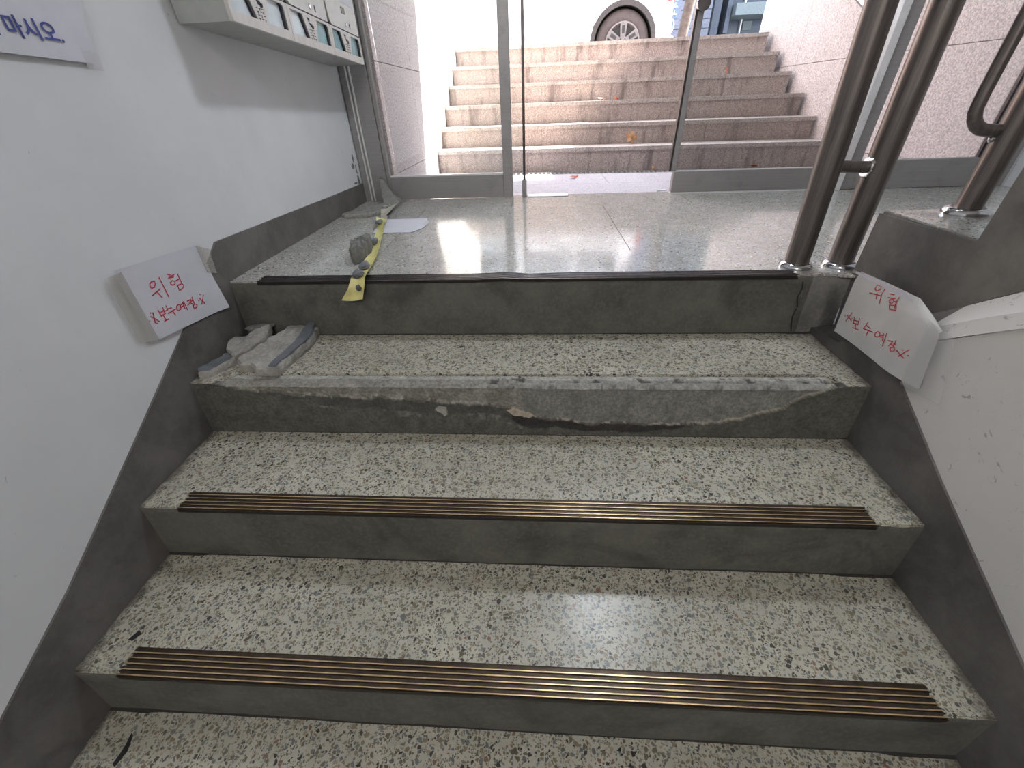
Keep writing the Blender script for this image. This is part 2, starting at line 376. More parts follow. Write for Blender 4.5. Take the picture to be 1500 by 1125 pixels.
# ------------------------------------------------------------------ lower staircase
st = thing('staircase', (0.976, -1.26, ZB), 'indoor terrazzo stairs with dark cement risers running down from the landing', 'stairs')
for k in (3, 2, 1, 0, -1, -2):
    y0, y1 = NY[k], NY[k+1]-UC+0.004; z = NZ[k]
    if k == 3:
        poly = [(0, y0), (0.075, y0), (0.095, -0.285), (0.115, -0.268), (0.6, -0.266), (1.2, -0.267), (1.84, -0.263), (1.872, -0.285), (1.888, -0.322), (W, y0), (W, y1), (0, y1)]
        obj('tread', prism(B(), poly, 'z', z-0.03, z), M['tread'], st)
    else:
        bm = box(B(), 0, W, y0, y1, z-0.03, z)
        es = [e for e in bm.edges if all(abs(v.co.y-y0) < 1e-5 and abs(v.co.z-z) < 1e-5 for v in e.verts)]
        bmesh.ops.bevel(bm, geom=es, offset=0.003, segments=2, affect='EDGES')
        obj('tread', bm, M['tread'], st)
# risers (k: riser below nosing k); riser 3 is the broken one
for k in (4, 2, 1, 0, -1, -2):
    y = NY[k]; z1 = NZ[k]-(0.006 if k == 4 else 0.004); z0 = NZ[k-1] if k > -2 else ZB
    bm = B(); nx, nz = 90, 8; g = []
    xe = 2.012 if k == 4 else W
    for i in range(nx+1):
        row = []
        for j in range(nz+1):
            x = xe*i/nx; t = j/nz; zz = lerp(z1, z0, t)
            yy = y - 0.001 - UC*t + (noise.noise(Vector((x*6, zz*9, k*3.1)))*0.002 + noise.noise(Vector((x*30, zz*30, k)))*0.0008)
            if k == 4 and x > 1.86: yy += 0.004*min(1, (x-1.86)/0.05)*(1-t*0.5) + noise.noise(Vector((x*50, zz*50, 0)))*0.003
            row.append(bm.verts.new((x, yy, zz)))
        g.append(row)
    for i in range(nx):
        for j in range(nz): bm.faces.new((g[i][j], g[i+1][j], g[i+1][j+1], g[i][j+1]))
    top = [bm.verts.new((r[0].co.x, y+0.02, z1)) for r in g]
    for i in range(nx): bm.faces.new((g[i][0], top[i], top[i+1], g[i+1][0]))
    bmesh.ops.recalc_face_normals(bm, faces=bm.faces)
    for f in bm.faces:
        f.smooth = True
        if k == 4 and f.calc_center_median().x > 1.91: f.material_index = 1
    obj('riser', bm, [M['riser'], M['riser_light']], st)
    # black grime in the joint at the riser's foot
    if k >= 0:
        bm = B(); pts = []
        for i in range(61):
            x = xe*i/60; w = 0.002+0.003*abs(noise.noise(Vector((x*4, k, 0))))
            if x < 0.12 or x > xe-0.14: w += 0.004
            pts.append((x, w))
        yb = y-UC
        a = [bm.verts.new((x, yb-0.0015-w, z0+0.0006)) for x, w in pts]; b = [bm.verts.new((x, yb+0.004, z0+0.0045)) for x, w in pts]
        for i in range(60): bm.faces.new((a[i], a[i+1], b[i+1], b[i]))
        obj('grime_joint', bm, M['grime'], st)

# broken riser
b1 = [(0.085, 0.0), (0.113, 0.010), (0.134, 0.020), (0.31, 0.036), (0.45, 0.046), (0.62, 0.056), (0.74, 0.064), (0.87, 0.072), (0.97, 0.078), (1.0, 0.105), (1.05, 0.118), (1.175, 0.13), (1.277, 0.137), (1.477, 0.136), (1.60, 0.125), (1.69, 0.095), (1.746, 0.068), (1.80, 0.03), (1.86, 0.004), (1.88, 0.0)]
b2 = [(0.20, 0.0), (0.24, 0.045), (0.31, 0.062), (0.452, 0.082), (0.62, 0.092), (0.742, 0.108), (0.868, 0.098), (0.96, 0.112), (1.0, 0.15), (1.175, 0.155), (1.3, 0.158), (1.45, 0.150), (1.52, 0.13), (1.55, 0.0)]
bm = B(); lay = bm.verts.layers.float_color.new('wear')
nx, na, nb = 420, 14, 66
ztop = NZ[3]; zb = NZ[2]; yf = NY[3]
g = []
for i in range(nx+1):
    x = W*i/nx; row = []
    n1 = noise.fractal(Vector((x*17, 3.3, 1)), 1.0, 2.0, 5)*0.011; n2 = noise.fractal(Vector((x*13, 8.3, 4)), 1.0, 2.0, 5)*0.012
    d1 = pl(b1, x); d2 = pl(b2, x)
    d1 = d1 + n1*min(1, d1/0.03) if d1 > 0 else 0; d2 = d2 + n2*min(1, d2/0.03) if d2 > 0 else 0
    for j in range(na+nb+1):
        if j <= na:
            t = j/na; y = lerp(-0.255, yf, t); z = ztop-0.002; d = 0.0; ledge = True
        else:
            t = (j-na)/nb; d = t*(ztop-zb-0.0); z = ztop-0.002-d; y = yf-0.001-UC*t; ledge = False
        gn = noise.fractal(Vector((x*26, y*26, z*26)), 1.0, 2.0, 5); fine = noise.noise(Vector((x*140, y*140, z*140)))
        c = (0.092, 0.092, 0.078)
        dmg = d1 > 0.001 and d < d1
        if ledge:
            if d1 > 0.001:
                z -= 0.004 + 0.0035*abs(gn) + 0.012*max(0, t-0.55)
                if x > 1.03: z -= 0.004*max(0, t-0.2)
                c = (0.36, 0.355, 0.33) if t < 0.5 else (0.25, 0.24, 0.215)
                if t < 0.18: c = (0.05, 0.048, 0.042); z -= 0.004
                if gn > 0.25 and x > 0.9 and t > 0.3: c = (0.09, 0.088, 0.08); z -= 0.004
            else: c = (0.12, 0.12, 0.105)
        elif dmg:
            if x < 1.0:
                y += 0.008 + 0.006*gn + 0.0015*fine + 0.010*max(0, 1-d/0.02); c = (0.20, 0.19, 0.165)
                if d < 0.012: z -= 0.006*(1-d/0.012)
                if gn > 0.2: c = (0.26, 0.25, 0.22)
                if d > d1-0.008: c = (0.34, 0.32, 0.28) if gn > 0 else (0.15, 0.14, 0.12)
            else:
                y += 0.008 + 0.0012*gn + 0.012*max(0, 1-d/0.016); c = (0.19, 0.19, 0.172)
                if d < 0.014: c = (0.27, 0.265, 0.245)
                if d > d1-0.006: c = (0.36, 0.33, 0.28) if (gn > 0.1 or x > 1.5) else (0.12, 0.11, 0.1)
        elif d2 > 0.001 and d < d2:
            y += 0.0035; c = (0.075, 0.076, 0.066) if x < 0.97 else (0.035, 0.032, 0.028)
            if x > 0.97: y += 0.003*gn
        else:
            if gn > 0.35 and d < d2+0.02 and 0.3 < x < 1: c = (0.16, 0.155, 0.14)
        if not ledge and (x-0.99)**2/0.0012+(d-0.098+(x-0.99)*-0.25)**2/0.00018 < 1+1.3*gn: y -= 0.002; c = (0.40, 0.34, 0.27)
        if t > 0.975 and not ledge: c = (0.025, 0.022, 0.02)
        v = bm.verts.new((x, y, z)); v[lay] = (*c, 1); row.append(v)
    g.append(row)
for i in range(nx):
    for j in range(na+nb): bm.faces.new((g[i][j], g[i][j+1], g[i+1][j+1], g[i+1][j]))
bmesh.ops.recalc_face_normals(bm, faces=bm.faces)
if sum(f.normal.y for f in bm.faces) > 0: bmesh.ops.reverse_faces(bm, faces=bm.faces)
o = obj('riser', bm, M['wear'], st); o['label'] = 'broken riser with its cement front and nosing fallen away'
bm = B(); lathe(bm, (0.993, -0.275, NZ[3]-0.006), [(0.0025, 0.0), (0.0045, 0.0), (0.0045, 0.003), (0.0025, 0.003)], 12); obj('screw_plug', bm, M['chrome'], st)
bm = prism(B(), [(0.742, -0.276), (0.752, -0.268), (0.775, -0.272), (0.778, -0.292), (0.768, -0.301), (0.762, -0.289), (0.752, -0.283)], 'y', -0.337, -0.326); obj('mortar_flake', bm, M['rubble'], st)
# black smudge marks on treads
for pts, z in ((((0.076, -0.874), (0.088, -0.876), (0.099, -0.860), (0.086, -0.852)), NZ[1]), (((0.099, -1.058), (0.109, -1.063), (0.115, -1.035), (0.105, -1.008), (0.097, -1.003), (0.102, -1.03)), NZ[0])):
    obj('black_mark', prism(B(), list(pts), 'z', z-0.001, z+0.0006), M['dark'], st)
# crack in the top riser
cr = [(1.868, -0.018), (1.874, -0.04), (1.868, -0.07), (1.878, -0.10), (1.872, -0.135), (1.884, -0.185)]
bm = B(); a = [bm.verts.new((x-0.0013, -0.0035-UC*(-z/0.19), z)) for x, z in cr]; b = [bm.verts.new((x+0.0013, -0.0035-UC*(-z/0.19), z)) for x, z in cr]
for i in range(5): bm.faces.new((a[i], a[i+1], b[i+1], b[i]))
obj('crack', bm, M['dark'], st)

# ------------------------------------------------------------------ ribbed metal nosing strips
def nosing(k, x0, x1, wid, ribs, m0, m1, label, bumpx=None):
    y0 = NY[k]-0.007; z = NZ[k]; y1 = y0+wid
    prof = [(y1, z+0.0005, 0), (y1-0.002, z+0.002, 0)]
    pitch = (wid-0.006)/ribs
    for r in range(ribs):
        c = y1-0.003-pitch*(r+0.5); h = 0.0042 if r < ribs-1 else 0.0048
        prof += [(c+pitch*0.34, z+0.0026, 0), (c-pitch*0.10, z+0.0026, 0), (c-pitch*0.20, z+h, 1), (c-pitch*0.42, z+h, 1), (c-pitch*0.46, z+0.0016, 0)]
    prof += [(y0+0.001, z+0.003, 0), (y0, z+0.001, 2), (y0, z-0.0085, 2), (y0+0.006, z-0.0085, 2)]
    bm = B(); rings = []
    n = 40
    for i in range(n+1):
        x = lerp(x0, x1, i/n); dz = 0
        if bumpx: dz = 0.004*math.exp(-((x-bumpx)/0.05)**2) - 0.003*math.exp(-((x-bumpx-0.1)/0.04)**2)
        ring = []
        for q, (yy, zz, mi) in enumerate(prof):
            jag = 0
            if i in (0, n): jag = (0.004*sin(q*2.1+k)+(0.006 if q % 4 == 2 else 0))*(1 if i else -1)
            ring.append(bm.verts.new((x+jag, yy, zz+max(dz, 0 if q > len(prof)-5 else dz))))
        rings.append(ring)
    for a, b in zip(rings, rings[1:]):
        for q in range(len(prof)-1):
            f = bm.faces.new((a[q], a[q+1], b[q+1], b[q])); m = min(prof[q][2], prof[q+1][2])
            f.material_index = 2 if prof[q+1][2] == 2 and prof[q][2] == 2 else (1 if prof[q][2] == 1 and prof[q+1][2] == 1 else 0)
    bmesh.ops.recalc_face_normals(bm, faces=bm.faces)
    if sum(f.normal.z for f in bm.faces) < 0: bmesh.ops.reverse_faces(bm, faces=bm.faces)
    o = obj('nosing_strip', bm, [m0, m1, M['edge_dark']], None, origin=((x0+x1)/2, y0, z))
    return tag(o, label, 'nosing strip', 'ribbed metal strips screwed to the stair edges')
nosing(1, 0.117, 1.848, 0.062, 5, M['bronze'], M['brass'], 'bronze ribbed nosing strip on the lowest full step, nearest the camera')
nosing(2, 0.117, 1.836, 0.060, 5, M['bronze'], M['brass'], 'bronze ribbed nosing strip on the step below the broken riser')
nosing(4, 0.108, 1.845, 0.058, 5, M['bronze_dark'], M['bronze_dark'], 'dark ribbed nosing strip along the front edge of the landing', bumpx=0.93)

# ------------------------------------------------------------------ upper flight (rises towards the camera on the right)
uf = thing('upper_staircase', (2.8, -0.3, 0.0), 'grey painted upper stair flight rising beside the steel posts on the right', 'stairs')
pts = [(0.008, -0.172), (0.008, 0.182)]
tz = 0.182; ty = 0.008
ty2 = -0.30
steps = []
for s in range(8):
    pts.append((ty2 - 0.31*s, tz + 0.182*s)); steps.append((ty2-0.31*s, tz+0.182*s))
    pts.append((ty2 - 0.31*s - 0.004, tz + 0.182*(s+1)))
pts += [(-3.25, pts[-1][1]), (-3.25, 1.99), (-1.6, 0.905), (-0.439, 0.122), (-0.318, 0.022), (-0.12, -0.12)]
bm = prism(B(), pts, 'x', W+0.06, XR-0.001)
es = [e for e in bm.edges if all(abs(v.co.y-0.008) < 1e-4 and abs(v.co.z-0.182) < 1e-4 for v in e.verts) or all(abs(v.co.x-W-0.06) < 1e-4 for v in e.verts) and abs(e.verts[0].co.z-e.verts[1].co.z) < 0.001]
bmesh.ops.bevel(bm, geom=es, offset=0.006, segments=2, affect='EDGES')
obj('flight_slab', bm, M['slabgrey'], uf)
y = 0.006
for s in range(4):
    ya, yb_ = (0.004, -0.299) if s == 0 else (ty2-0.31*(s-1)-0.006, ty2-0.31*s+0.002)
    boxo('tread', M['floor'], uf, W+0.072, XR-0.002, yb_, ya, 0.182*(s+1), 0.182*(s+1)+0.0025)

# ------------------------------------------------------------------ handrail posts
def flange(name, parent, c, r):
    return obj(name, lathe(B(), c, [(r, 0), (r, 0.004), (r*0.97, 0.009), (r*0.86, 0.014), (r*0.74, 0.016), (r*0.70, 0.016)], 32), M['chrome'], parent, True)
pr = thing('handrail_posts', (1.95, 0.083, 0), 'pair of thick brushed steel posts joined by a short tube at the landing corner', 'handrail')
for x, dx in ((1.882, -0.10), (2.016, -0.045)):
    obj('post', tube(B(), [(x, 0.083, 0.002), (x+dx*0.25, 0.083, 0.6), (x+dx, 0.083, H-0.002)], 0.0345, 32), M['steel'], pr, True)
    flange('flange', pr, (x, 0.083, 0.0), 0.049)
obj('connector', tube(B(), [(1.89, 0.083, 0.288), (1.985, 0.083, 0.284)], 0.0155, 20), M['steel'], pr, True)
obj('saddle', lathe(B(), (1.974, 0.083, 0.284), [(0.024, 0), (0.026, 0.003), (0.024, 0.012)], 24, 'x'), M['chrome'], pr, True)
p3 = thing('handrail', (2.188, -0.05, 0.183), 'steel post with a curved side tube standing on the first grey step at right', 'handrail')
obj('post', tube(B(), [(2.188, -0.05, 0.186), (2.188, -0.05, 1.15)], 0.0285, 28), M['steel'], p3, True)
flange('flange', p3, (2.188, -0.05, 0.1845), 0.052)
arc = [(2.092, -0.045, 1.05), (2.088, -0.045, 0.62), (2.084, -0.045, 0.45)] + [(2.134-0.05*cos(a), -0.045, 0.43-0.055*sin(a)) for a in [radians(q) for q in (15, 35, 55, 75, 90)]] + [(2.185, -0.046, 0.372)]
obj('loop_tube', tube(B(), arc, 0.0135, 20), M['steel'], p3, True)
obj('loop_tube', tube(B(), [(2.19, -0.045, 0.382), (2.30, -0.045, 0.388), (2.50, -0.045, 0.388), (2.53, -0.045, 0.42), (2.53, -0.045, 1.05)], 0.012, 18), M['steel'], p3, True)
obj('top_rail', tube(B(), [(2.0, 0.02, 1.12), (2.188, -0.05, 1.15), (2.55, -0.05, 1.15)], 0.02, 20), M['steel'], p3, True)
obj('knob', lathe(B(), (2.152, -0.05, 0.356), [(0.003, -0.006), (0.007, -0.003), (0.007, 0.003), (0.003, 0.006)], 14, 'x'), M['chrome'], p3, True)

# ------------------------------------------------------------------ entrance: frames, glass leaves
d1 = thing('door_1', (0.5, YD+0.02, 0), 'grey steel framed glass leaf at the left of the entrance', 'door', kind='structure')
yA, yB = YD, YD+0.045
for a in ((0.004, 0.038, yA-0.012, yB+0.05), (0.044, 0.056, yA-0.006, yB+0.05), (0.062, 0.148, yA, yB+0.05)):
    boxo('frame_jamb', M['alu'], d1, a[0], a[1], a[2], a[3], -0.002, 2.15, bevel=0.002)
boxo('frame_jamb', M['alu_light'], d1, 0.0385, 0.0435, yA-0.014, yB, 0.0, 2.15); boxo('frame_jamb', M['alu_light'], d1, 0.0565, 0.0615, yA-0.010, yB, 0.0, 2.15)
boxo('leaf_stile', M['alu'], d1, 0.150, 0.172, yA+0.004, yB, 0.004, 2.12, bevel=0.002)
boxo('leaf_stile', M['alu'], d1, 0.842, 0.896, yA+0.004, yB, 0.004, 2.12, bevel=0.002)
boxo('bottom_rail', M['alu'], d1, 0.172, 0.842, yA+0.005, yB-0.002, 0.004, 0.124, bevel=0.002)
boxo('glazing_bead', M['alu_light'], d1, 0.172, 0.842, yA+0.008, yB-0.004, 0.124, 0.132)
boxo('glass_pane', M['glass'], d1, 0.172, 0.842, yA+0.020, yA+0.026, 0.13, 2.1)
boxo('head_rail', M['alu'], d1, 0.15, 0.896, yA, yB, 2.12, 2.15)
d2 = thing('door_2', (0.965, YD+0.03, 0), 'frameless sliding glass leaf seen edge on beside the opening', 'door', kind='structure')
boxo('edge_profile', M['bronze_dark'], d2, 0.957, 0.971, yA+0.01, yA+0.045, 0.09, 2.1)
boxo('floor_clamp', M['alu'], d2, 0.951, 0.977, yA, yA+0.05, 0.0, 0.09, bevel=0.002)
boxo('glass_pane', M['glass'], d2, 0.20, 0.957, yA+0.050, yA+0.056, 0.02, 2.1)
d3 = thing('window_1', (2.2, YD+0.02, 0), 'fixed glass panel right of the entrance opening over a steel base rail', 'window', kind='structure')
boxo('edge_stile', M['alu'], d3, 1.800, 1.828, yA+0.012, yB, 0.115, 2.15, bevel=0.002)
boxo('edge_strip', M['bronze_dark'], d3, 1.790, 1.802, yA+0.016, yB, 0.115, 2.15)
boxo('bottom_rail', M['alu'], d3, 1.815, 2.70, yA, yB, 0.006, 0.116, bevel=0.003)
boxo('weather_strip', M['alu_light'], d3, 1.815, 2.70, yA-0.002, yB, 0.0, 0.006)
boxo('glass_pane', M['glass'], d3, 1.828, 2.70, yA+0.020, yA+0.026, 0.116, 2.15)
obj('patch_fitting', lathe(B(), (1.815, yA-0.01, 0.82), [(0.03, 0), (0.03, 0.02), (0.02, 0.025)], 24, 'y'), M['chrome'], d3, True)
d4 = thing('window_2', (3.1, YD+0.02, 0), 'second fixed glass panel between the pale mullion and the right jamb', 'window', kind='structure')
boxo('mullion', M['alu_light'], d4, 2.700, 2.738, yA-0.03, yB, 0.0, 2.15, bevel=0.002)
boxo('mullion', M['alu'], d4, 2.738, 2.806, yA-0.01, yB, 0.0, 2.15, bevel=0.002)
boxo('bottom_rail', M['alu'], d4, 2.806, 3.43, yA, yB, 0.0, 0.142, bevel=0.003)
boxo('glass_pane', M['glass'], d4, 2.806, 3.43, yA+0.020, yA+0.026, 0.142, 2.15)
boxo('frame_jamb', M['bronze_dark'], d4, 3.430, 3.444, yA, yB, 0.0, 2.15)
boxo('frame_jamb', M['alu_light'], d4, 3.444, 3.478, yA-0.004, yB, 0.0, 2.15)  # lit side of the jamb, put in as a paler strip
boxo('frame_jamb', M['edge_dark'], d4, 3.478, 3.51, yA+0.004, yB, 0.0, 2.15)
boxo('frame_jamb', M['alu'], d4, 3.51, 3.60, yA-0.01, yB, 0.0, 2.15)
tp = obj('threshold_plate', box(B(), 0.985, 1.225, YD+0.0, YD+0.085, 0.0005, 0.004, bevel=0.001), M['alu_light'], None, origin=(1.1, YD+0.04, 0.0)); tag(tp, 'small pale metal plate on the floor at the threshold', 'plate')

# ------------------------------------------------------------------ mailboxes
ux0 = 0.004; XF = 0.170
def mz(y): return 0.686 - (y-0.241)*0.0385       # the row hangs slightly out of level
starts = [0.241, 0.592, 0.939, 1.284]
mlab = ['letterbox column nearest the camera, its grey side panel showing', 'middle letterbox column between its two neighbours on the wall', 'letterbox column beside the entrance frame']
for c in range(3):
    u0, u1 = starts[c], starts[c+1]-0.002
    T = thing('mailbox', (ux0, (u0+u1)/2, mz((u0+u1)/2)), mlab[c], 'mailbox', 'wall mounted enamel letterboxes')
    def pt(u, z): return (u, mz(u)+z)
    top = 0.95
    body = prism(B(), [pt(u0, 0), pt(u1, 0), pt(u1, top), pt(u0, top)], 'x', ux0, XF-0.012)
    for f in body.faces:
        f.material_index = 0
    obj('body', body, M['mail_side'], T)
    # front plate in pieces so that the windows are real openings
    def rows(zb, bm):
        holesL = [pt(u0+0.012, zb+0.026), pt(u0+0.138, zb+0.026), pt(u0+0.108, zb+0.094), pt(u0+0.022, zb+0.094)]
        holesR = [pt(u0+0.200, zb+0.026), pt(u0+0.326, zb+0.026), pt(u0+0.326, zb+0.088), pt(u0+0.314, zb+0.094), pt(u0+0.226, zb+0.094)]
        def q(*p): prism(bm, list(p), 'x', XF-0.012, XF)
        q(pt(u0, zb), pt(u1, zb), pt(u1, zb+0.026), pt(u0, zb+0.026))
        q(pt(u0, zb+0.094), pt(u1, zb+0.094), pt(u1, zb+0.102), pt(u0, zb+0.102))
        q(pt(u0, zb+0.026), holesL[0], holesL[3], pt(u0, zb+0.094))
        q(holesL[1], holesR[0], holesR[4], holesL[2])
        q(holesR[1], pt(u1, zb+0.026), pt(u1, zb+0.094), holesR[3], holesR[2])
        return holesL, holesR
    for r in range(3):
        zb = r*0.30
        bm = B(); hL, hR = rows(zb, bm)
        obj('front_plate', bm, M['mail'], T)
        for hh, clear in ((hL, c <= 1), (hR, c == 0)):
            obj('letter_window', prism(B(), hh, 'x', XF-0.0118, XF-0.0105), M['acrylic_clear'] if clear else M['acrylic'], T)
            bm = B()   # dark return on the far side of each opening
            e = hh[1:3] if hh is hL else hh[1:4]
            pr_ = [p for p in e]; inn = [(p[0]-0.012, p[1]) for p in e]
            prism(bm, pr_+inn[::-1], 'x', XF-0.0115, XF-0.003); obj('window_return', bm, M['black_ink'], T)
        # door
        zd = zb+0.106; dp = [pt(u0+0.03, zd), pt(u1-0.012, zd), pt(u1-0.008, zd+0.004), pt(u1-0.008, zd+0.18), pt(u0+0.008, zd+0.18), pt(u0+0.008, zd+0.03), pt(u0+0.014, zd+0.01)]
        obj('back_plate', prism(B(), [pt(u0, zb+0.102), pt(u1, zb+0.102), pt(u1, zb+0.30), pt(u0, zb+0.30)], 'x', XF-0.014, XF-0.006), M['dark'], T)
        dr = obj('door', prism(B(), dp, 'x', XF-0.006, XF+0.001), M['mail'], T)
        cy, cz = pt(u0+0.19, zd+0.022)
        obj('lock', lathe(B(), (XF+0.001, cy, cz), [(0.009, 0), (0.0085, 0.002), (0.005, 0.0025)], 18, 'x'), M['chrome'], dr)
        obj('slot', prism(B(), [(cy+0.044+0.006*cos(a), cz-0.001+0.011*sin(a)) for a in [i*pi/5 for i in range(10)]], 'x', XF+0.0008, XF+0.0015), M['dark'], dr)
        if c == 2:
            cy2, cz2 = pt(u0+0.185, zd+0.070)
            obj('catch_plate', box(B(), XF+0.001, XF+0.003, cy2-0.020, cy2+0.020, cz2-0.012, cz2+0.012, bevel=0.001), M['steel'], dr)
            obj('name_card', prism(B(), [pt(u0+0.11, zd+0.098), pt(u0+0.31, zd+0.098), pt(u0+0.31, zd+0.17), pt(u0+0.11, zd+0.17)], 'x', XF+0.001, XF+0.002), M['paper'], dr)
        # printed arrow and rows of small characters between the windows
        bm = B(); ay, az = pt(u0+0.155, zb+0.083)
        def mk(pts): prism(bm, [(ay+p*0.9, az+q*0.9) for p, q in pts], 'x', XF+0.0001, XF+0.0007)
        mk([(-0.014, 0.008), (0.010, 0.006), (0.0, -0.010)])
        mk([(-0.002, -0.008), (0.024, -0.010), (0.030, -0.020), (0.008, -0.022)])
        mk([(0.016, -0.014), (0.038, -0.015), (0.034, -0.026), (0.018, -0.027)])
        for rr in range(4):
            for cc in range(3):
                x0 = -0.012+cc*0.017+rr*0.001; z0 = -0.030-rr*0.0095
                mk([(x0, z0), (x0+0.011, z0), (x0+0.011, z0-0.0022), (x0, z0-0.0022)])
                if (rr+cc) % 2: mk([(x0+0.003, z0-0.003), (x0+0.006, z0-0.003), (x0+0.006, z0-0.0065), (x0+0.003, z0-0.0065)])
        obj('print', bm, M['black_ink'], T)

# ------------------------------------------------------------------ paper notices
LP = [[(-0.28,0.101),(-0.271,0.104),(-0.264,0.101),(-0.265,0.095),(-0.273,0.088),(-0.281,0.089),(-0.284,0.094),(-0.28,0.101)],[(-0.291,0.072),(-0.277,0.075),(-0.259,0.078)],[(-0.273,0.075),(-0.27,0.067),(-0.267,0.057)],[(-0.245,0.105),(-0.246,0.082),(-0.247,0.051)],[(-0.216,0.104),(-0.208,0.099)],[(-0.196,0.096),(-0.219,0.094)],[(-0.219,0.094),(-0.202,0.091)],[(-0.22,0.081),(-0.211,0.084),(-0.205,0.079),(-0.207,0.073),(-0.215,0.072),(-0.221,0.076),(-0.22,0.081)],[(-0.184,0.093),(-0.185,0.074),(-0.186,0.064)],[(-0.201,0.079),(-0.187,0.08)],[(-0.203,0.066),(-0.185,0.065),(-0.183,0.058),(-0.191,0.053),(-0.205,0.051),(-0.203,0.066)],[(-0.316,0.033),(-0.325,0.008)],[(-0.327,0.027),(-0.318,0.016),(-0.312,0.005)],[(-0.323,0.036),(-0.322,0.035)],[(-0.336,0.02),(-0.336,0.019)],[(-0.322,0.005),(-0.321,0.004)],[(-0.298,0.033),(-0.298,0.015)],[(-0.281,0.034),(-0.284,0.016)],[(-0.297,0.024),(-0.282,0.025)],[(-0.299,0.016),(-0.283,0.016)],[(-0.292,0.015),(-0.292,-0.001)],[(-0.297,-0.0),(-0.282,-0.001)],[(-0.269,0.033),(-0.271,0.021),(-0.284,0.022)],[(-0.271,0.024),(-0.256,0.021)],[(-0.275,0.012),(-0.247,0.013)],[(-0.258,0.012),(-0.257,-0.002)],[(-0.238,0.018),(-0.23,0.02),(-0.226,0.014),(-0.23,0.006),(-0.24,0.004),(-0.243,0.01),(-0.238,0.018)],[(-0.224,0.016),(-0.214,0.017)],[(-0.226,0.01),(-0.216,0.01)],[(-0.214,0.019),(-0.217,0.001)],[(-0.21,0.02),(-0.211,-0.005)],[(-0.198,0.016),(-0.184,0.015)],[(-0.184,0.015),(-0.193,0.007),(-0.203,0.005)],[(-0.192,0.01),(-0.186,0.002)],[(-0.179,0.011),(-0.186,0.01)],[(-0.176,0.019),(-0.179,0.001)],[(-0.185,-0.003),(-0.177,-0.002),(-0.172,-0.007),(-0.178,-0.013),(-0.187,-0.012),(-0.188,-0.007),(-0.185,-0.003)],[(-0.159,0.001),(-0.158,-0.0)],[(-0.152,0.006),(-0.141,-0.015)],[(-0.132,0.008),(-0.154,-0.013)],[(-0.144,0.015),(-0.143,0.013)],[(-0.145,-0.014),(-0.144,-0.015)]]
RP = [[(-0.196,0.033),(-0.194,0.043),(-0.206,0.044),(-0.212,0.037),(-0.205,0.03),(-0.196,0.033)],[(-0.187,0.018),(-0.225,0.025)],[(-0.211,0.024),(-0.215,0.013)],[(-0.222,0.041),(-0.231,0.006)],[(-0.246,0.039),(-0.257,0.041)],[(-0.247,0.03),(-0.267,0.035)],[(-0.256,0.024),(-0.26,0.032),(-0.269,0.03),(-0.267,0.022),(-0.259,0.021),(-0.256,0.024)],[(-0.274,0.041),(-0.281,0.015)],[(-0.269,0.029),(-0.278,0.031)],[(-0.262,0.016),(-0.282,0.023),(-0.287,0.013),(-0.268,0.007),(-0.262,0.016)],[(-0.162,-0.052),(-0.154,-0.081)],[(-0.148,-0.064),(-0.172,-0.072)],[(-0.143,-0.07),(-0.145,-0.07)],[(-0.17,-0.066),(-0.172,-0.066)],[(-0.176,-0.058),(-0.182,-0.074)],[(-0.195,-0.054),(-0.199,-0.071)],[(-0.18,-0.066),(-0.197,-0.062)],[(-0.182,-0.074),(-0.199,-0.07)],[(-0.191,-0.073),(-0.196,-0.084)],[(-0.186,-0.086),(-0.208,-0.082)],[(-0.226,-0.05),(-0.222,-0.071)],[(-0.224,-0.059),(-0.243,-0.06)],[(-0.221,-0.071),(-0.257,-0.064)],[(-0.24,-0.067),(-0.241,-0.083)],[(-0.265,-0.062),(-0.27,-0.055),(-0.278,-0.055),(-0.282,-0.062),(-0.276,-0.068),(-0.268,-0.069),(-0.265,-0.062)],[(-0.281,-0.059),(-0.289,-0.056)],[(-0.283,-0.063),(-0.291,-0.06)],[(-0.29,-0.051),(-0.297,-0.067)],[(-0.298,-0.046),(-0.306,-0.078)],[(-0.313,-0.058),(-0.327,-0.053)],[(-0.327,-0.053),(-0.323,-0.068)],[(-0.325,-0.061),(-0.335,-0.061)],[(-0.334,-0.046),(-0.337,-0.062)],[(-0.333,-0.057),(-0.339,-0.054)],[(-0.332,-0.068),(-0.34,-0.062),(-0.346,-0.068),(-0.34,-0.075),(-0.333,-0.074),(-0.332,-0.068)],[(-0.35,-0.065),(-0.352,-0.065)],[(-0.377,-0.048),(-0.363,-0.075)],[(-0.354,-0.065),(-0.376,-0.072)],[(-0.363,-0.056),(-0.365,-0.056)],[(-0.381,-0.061),(-0.383,-0.061)]]
def ribbon(bm, pts, mapf, w, lift):
    """a flat pen stroke along pts (y,z), mapped on to the sheet"""
    P_ = [Vector(p) for p in pts]
    L = []; R_ = []
    for i, p in enumerate(P_):
        t = (P_[min(i+1, len(P_)-1)]-P_[max(i-1, 0)]); t = t.normalized() if t.length > 1e-7 else Vector((1, 0))
        n = Vector((-t.y, t.x))*w*0.5
        if i == 0: p = p-t*w*0.4
        if i == len(P_)-1: p = p+t*w*0.4
        a = p+n; b = p-n
        L.append(bm.verts.new(mapf(a.x, a.y, lift))); R_.append(bm.verts.new(mapf(b.x, b.y, lift)))
    for i in range(len(P_)-1): bm.faces.new((L[i], L[i+1], R_[i+1], R_[i]))
def sub(pts, n=3):
    o = []
    for a, b in zip(pts, pts[1:]):
        for i in range(n): o.append((lerp(a[0], b[0], i/n), lerp(a[1], b[1], i/n)))
    return o+[pts[-1]]
